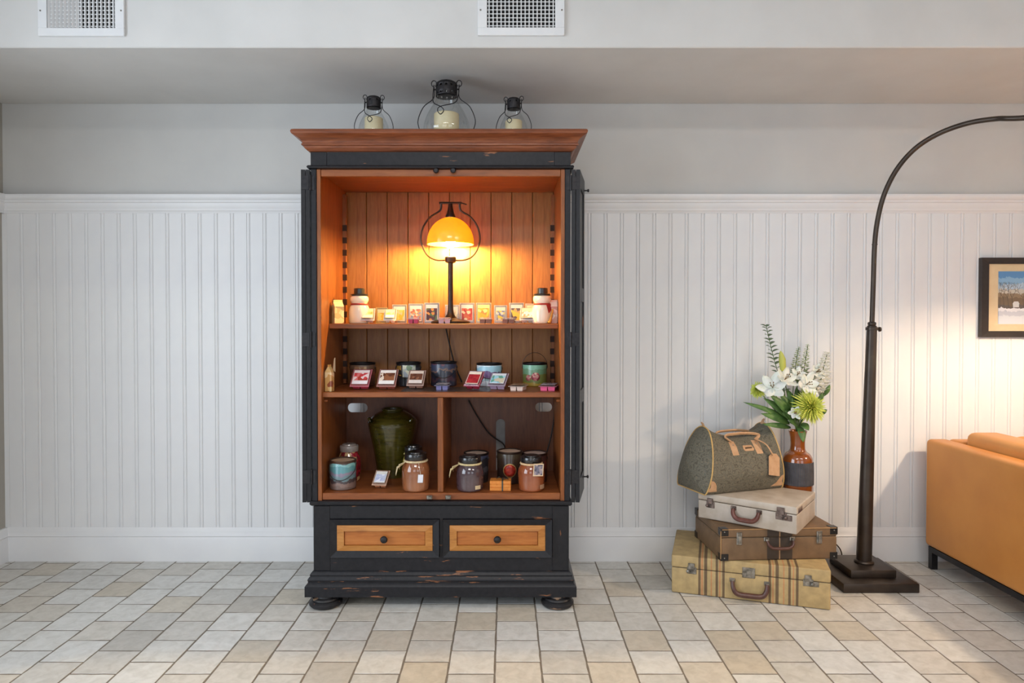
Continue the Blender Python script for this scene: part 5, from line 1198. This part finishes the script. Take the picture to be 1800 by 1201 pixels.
# ------------------------------------------------------------------ arc floor lamp
LX, LY = 1.655, -0.250
al = thing('arc_floor_lamp', 'dark bronze arc floor lamp on a stepped square base beside the sofa', 'floor lamp', (LX, LY, 0))
MB().box(-0.168, 0.168, -0.168, 0.168, 0.0006, 0.042).build('base_plate', BRONZE, al, bevel=0.004, bseg=2)
MB().box(-0.103, 0.103, -0.103, 0.103, 0.0424, 0.078).build('upper_base_plate', BRONZE, al, bevel=0.004, bseg=2)
def lpnt(px, py, dy=0.0): p = at(px, py, LY + dy); return Vector((p.x - LX, p.y - LY, p.z))
b0, b1 = lpnt(1518.5, 994), lpnt(1532.5, 578); b0.z = 0.0785
MB().lathe([(0.042, 0.0785), (0.043, 0.084), (0.040, 0.090), (0.034, 0.092)], 28, Matrix.Translation((b0.x, 0, 0))).build('pole_flange', BRONZE, al)
MB().tube([b0 + (b1 - b0) * (i / 10) for i in range(11)], [0.0335 - 0.0115 * (i / 10) for i in range(11)], 24).build('pole', BRONZE, al)
def ringat(p, r, h): return MB().lathe([(r * 0.8, -h), (r, -h * 0.8), (r, h * 0.8), (r * 0.8, h)], 24, Matrix.Translation(p))
cl = ringat(b1, 0.0265, 0.008); cl.lathe([(0.020, 0), (0.021, 0.012), (0.016, 0.015), (0.018, 0.02), (0.018, 0.028), (0.012, 0.032)], 20, Matrix.Translation(b1))
co = cl.build('collar', BRONZE, al)
MB().tube([b1 + Vector((0.02, 0, -0.003)), b1 + Vector((0.033, 0, -0.003))], 0.004, 8).lathe([(0.006, 0), (0.011, 0.003), (0.011, 0.010), (0.006, 0.013), (0, 0.0135)], 14, Matrix.Translation(b1 + Vector((0.030, 0, -0.003))) @ Matrix.Rotation(PI / 2, 4, 'Y')).build('clamp_knob', BRONZE, co)
ap = [(1532.5, 576), (1535, 500), (1537.5, 430), (1543, 385), (1555, 340), (1577, 297), (1609, 261), (1650, 235), (1700, 217), (1750, 209), (1790, 208)]
arc = []
for (px, py) in ap:
    dy = 0.0
    for _ in range(4):
        p = at(px, py, LY + dy); dy = -0.80 * max(0.0, p.x - (LX + 0.06))
    arc.append(Vector((p.x - LX, p.y - LY, p.z)))
e = arc[-1]; dirx = (arc[-1] - arc[-2]); 
ext = [Vector((e.x + 0.20, e.y - 0.16, e.z - 0.035)), Vector((e.x + 0.40, e.y - 0.32, e.z - 0.16)), Vector((e.x + 0.52, e.y - 0.416, e.z - 0.33))]
MB().tube(smooth_path(arc + ext, 7), 0.0108, 12).build('arm', BRONZE, al)
j = arc[2]; ringat(j, 0.0122, 0.003).build('arm_joint', BRONZE, al)
hd = ext[-1]
MB().lathe([(0.012, 0.0), (0.030, -0.01), (0.034, -0.03), (0.028, -0.06)], 24, Matrix.Translation(hd)).build('socket', BRONZE, al)
sh_ = MB().lathe([(0.185, -0.02), (0.215, -0.27), (0.2135, -0.27), (0.1835, -0.02)], 40, Matrix.Translation(hd), cap=False)
sh_.lathe([(0.0, -0.0195), (0.1832, -0.0195), (0.1832, -0.0205), (0.0, -0.0205)], 40, Matrix.Translation(hd))
sh_.build('lamp_shade', shade_glass('linen_shade', (246, 232, 206), 0.72, 0.0), al)
MB().tube([hd + Vector((-0.184, 0, -0.03)), hd + Vector((0.184, 0, -0.03))], 0.003, 6).tube([hd + Vector((0, -0.184, -0.03)), hd + Vector((0, 0.184, -0.03))], 0.003, 6).build('shade_spider', BRONZE, al)
MB().tube([(hd.x, hd.y, hd.z - 0.05), (hd.x, hd.y, hd.z - 0.165)], 0.012, 8).build('bulb_holder', BRONZE, al)
MB().sphere((hd.x, hd.y, hd.z - 0.205), 0.035, 0.035, 0.042).build('bulb', glowing('arc_lamp_bulb', (1.0, 0.76, 0.52, 1), 1350), al)
cord('power_cord', 'black cord looping down the wall between suitcases and lamp base', [(at(1468, 955, -0.03)), at(1477, 966, -0.03), at(1480, 978, -0.03), at(1477, 984, -0.035), at(1470, 990, -0.04)], 0.003)

# ------------------------------------------------------------------ tan leather sofa standing end-on to the wall
TL_ = mat('tan_sofa_leather', (204, 136, 64), (192, 124, 56), rough=0.48, scale=5, bump=0.05, lo=0.3, hi=0.7)
TL2 = mat('tan_seat_leather', (206, 142, 70), (196, 130, 62), rough=0.45, scale=6, bump=0.06, lo=0.3, hi=0.7)
SX0 = 2.045; SY1 = -0.085; SLEN = 1.95; zt_ = 0.628; zb_ = at(1634, 957, SY1).z
so = thing('sofa', 'tan leather sofa on a black metal frame with its back to the suitcases', 'sofa', (SX0 + 0.42, SY1 - SLEN / 2, 0))
def sofa_part(name, x0, x1, y0, y1, z0, z1, m, bev=0.022, seg=4):
    return MB().box(x0, x1, y0, y1, z0, z1).build(name, m, so, bevel=bev, bseg=seg, world=True, smooth=50)
sofa_part('back_panel', SX0, SX0 + 0.105, SY1 - SLEN, SY1, zb_, zt_, TL_)
sofa_part('arm', SX0 + 0.1055, SX0 + 0.84, SY1 - 0.115, SY1, zb_, zt_, TL_)
sofa_part('arm', SX0 + 0.1055, SX0 + 0.84, SY1 - SLEN, SY1 - SLEN + 0.115, zb_, zt_, TL_)
sofa_part('seat_base', SX0 + 0.1055, SX0 + 0.82, SY1 - SLEN + 0.1155, SY1 - 0.1155, zb_, zb_ + 0.14, TL_, 0.012)
for i in range(2):
    a = SY1 - 0.117 - i * 0.858
    sofa_part('seat_cushion', SX0 + 0.108, SX0 + 0.85, a - 0.855, a, zb_ + 0.141, zb_ + 0.29, TL2, 0.035)
    c_ = sofa_part('back_cushion', SX0 + 0.108, SX0 + 0.27, a - 0.855, a - 0.004, zb_ + 0.291, 0.682, TL2, 0.035)
FRM = mat('black_powder_coat', (26, 25, 27), (32, 31, 33), rough=0.4, metal=0.3)
fz0, fz1 = zb_ - 0.026, zb_ - 0.0005
mb = MB()
mb.box(SX0 + 0.010, SX0 + 0.035, SY1 - SLEN + 0.02, SY1 - 0.02, fz0, fz1).box(SX0 + 0.80, SX0 + 0.825, SY1 - SLEN + 0.02, SY1 - 0.02, fz0, fz1)
mb.box(SX0 + 0.035, SX0 + 0.80, SY1 - 0.045, SY1 - 0.02, fz0, fz1).box(SX0 + 0.035, SX0 + 0.80, SY1 - SLEN + 0.02, SY1 - SLEN + 0.045, fz0, fz1)
mb.build('frame_rail', FRM, so, world=True, smooth=0)
for lx in (SX0 + 0.010, SX0 + 0.797):
    for ly in (SY1 - 0.048, SY1 - SLEN + 0.02):
        MB().box(lx, lx + 0.028, ly, ly + 0.028, 0.0006, fz0).build('leg', FRM, so, world=True, smooth=0)
# loose cushion leaning on the far arm
MB_c = MB().box(-0.20, 0.20, -0.055, 0.055, -0.132, 0.132)
cu = MB_c.build('cushion', TL2, None, bevel=0.05, bseg=5, smooth=60); cu.location = (SX0 + 0.487, SY1 - 0.20, zb_ + 0.29 + 0.140); cu.rotation_euler = (R(-8), 0, 0)
tag(cu, 'loose tan leather cushion leaning on the sofa arm under the framed picture', 'cushion')

# ------------------------------------------------------------------ framed winter landscape
pl, pb = at(1726, 453, -0.035), at(1726, 593, -0.035)
PW, PH = 0.50, pl.z - pb.z; fw = 0.042
pic = thing('framed_picture', 'dark-framed winter landscape picture with cream mat above the sofa', 'picture', (pl.x + PW / 2, -0.012, pb.z))
def mitre(mb, ow, oh, iw, ih, y0, y1, yi, cz):
    O = [(-ow, -oh), (ow, -oh), (ow, oh), (-ow, oh)]; I = [(-iw, -ih), (iw, -ih), (iw, ih), (-iw, ih)]
    vs = [(a, y1, cz + b) for a, b in O] + [(a, yi, cz + b) for a, b in I] + [(a, y0, cz + b) for a, b in O] + [(a, y0, cz + b) for a, b in I]
    fs = []
    for i in range(4):
        k = (i + 1) % 4
        fs += [(i, k, 4 + k, 4 + i), (8 + i, 12 + i, 12 + k, 8 + k), (i, 8 + i, 8 + k, k), (4 + i, 4 + k, 12 + k, 12 + i)]
    return mb.add(vs, fs)
mitre(MB(), PW / 2, PH / 2, PW / 2 - fw, PH / 2 - fw * 0.72, -0.0004, -0.026, -0.016, PH / 2).build('frame', mat('espresso_frame', (46, 38, 36), (56, 46, 42), rough=0.35, scale=40), pic, smooth=0)
MB().box(-PW / 2 + 0.01, PW / 2 - 0.01, -0.009, -0.0006, 0.01, PH - 0.01).build('mat_board', mat('cream_mat_board', (226, 204, 166), (222, 198, 158), rough=0.8), pic, smooth=0)
ix, z_b, z_t = at(1757, 500, -0.03).x - (pl.x + PW / 2), at(1757, 570, -0.03).z - pb.z, at(1757, 477, -0.03).z - pb.z
iw2 = -ix
hgt_ = z_t - z_b
scn = MB().box(-iw2, iw2, -0.0115, -0.0095, z_b, z_t).build('landscape_print', axis_bands('winter_landscape', 'Z', z_b, z_t, [(0, (222, 226, 232)), (0.16, (202, 206, 216)), (0.24, (236, 236, 240)), (0.30, (108, 98, 92)), (0.36, (126, 106, 84)), (0.50, (150, 130, 104)), (0.58, (206, 200, 186)), (0.66, (186, 206, 222)), (0.76, (140, 180, 212)), (0.88, (96, 146, 196))], rough=0.35, noise=0.16, nscale=60), pic, smooth=0)
ink = mat('bare_tree_ink', (96, 84, 74), (80, 70, 62), rough=0.5); tr = MB(); rr = random.Random(9)
def tree_(x, z, h, a, d):
    x2, z2 = x + h * math.sin(a), z + h * math.cos(a)
    if abs(x2) > iw2 or z2 > z_t: return
    tr.tube([(x, -0.0118, z), (x2, -0.0118, z2)], 0.0004 * (1 + d * 0.30), 4)
    if d > 0:
        for s_ in (-1, 1): tree_(x2, z2, h * 0.66, a + s_ * rr.uniform(0.25, 0.65), d - 1)
for x in (-0.150, -0.128, -0.105, -0.085, -0.03, 0.0, 0.05, 0.09): tree_(x, z_b + hgt_ * 0.30, hgt_ * 0.20, rr.uniform(-0.15, 0.15), 4)
tr.build('painted_trees', ink, scn, smooth=0)
hx = -iw2 + 0.072
MB().box(hx, hx + 0.030, -0.0122, -0.0116, z_b + hgt_ * 0.32, z_b + hgt_ * 0.38).prism([(hx - 0.003, z_b + hgt_ * 0.38), (hx + 0.033, z_b + hgt_ * 0.38), (hx + 0.026, z_b + hgt_ * 0.43), (hx + 0.006, z_b + hgt_ * 0.43)], -0.0122, -0.0116, 'XZ').build('painted_house', paper((232, 230, 226)), scn, smooth=0)

# ------------------------------------------------------------------ unseen ceiling panels, added to light wall and floor from above
DIFF = glowing('added_panel_diffuser', (1.0, 0.95, 0.88, 1), 2.0)
for i, (cx, cy, lab) in enumerate(((-0.2, -3.3, 'added rectangular ceiling light out of view on the left'), (1.9, -3.3, 'added rectangular ceiling light out of view on the right'))):
    t = thing('added_ceiling_light', lab, 'ceiling light', (cx, cy, RZ1), 0, 'added ceiling lights')
    mitre_v = MB().box(-0.62, 0.62, -0.32, -0.29, -0.03, -0.0004).box(-0.62, 0.62, 0.29, 0.32, -0.03, -0.0004).box(-0.62, -0.59, -0.29, 0.29, -0.03, -0.0004).box(0.59, 0.62, -0.29, 0.29, -0.03, -0.0004)
    mitre_v.build('frame', WHITE_TRIM, t, smooth=0)
    MB().box(-0.589, 0.589, -0.289, 0.289, -0.012, -0.004).build('diffuser', DIFF, t, smooth=0)
    o = area('added_ceiling_area', (cx, cy, RZ1 - 0.034), (0, 0, 0), 1.1, 0.52, 33, (1.0, 0.97, 0.93));
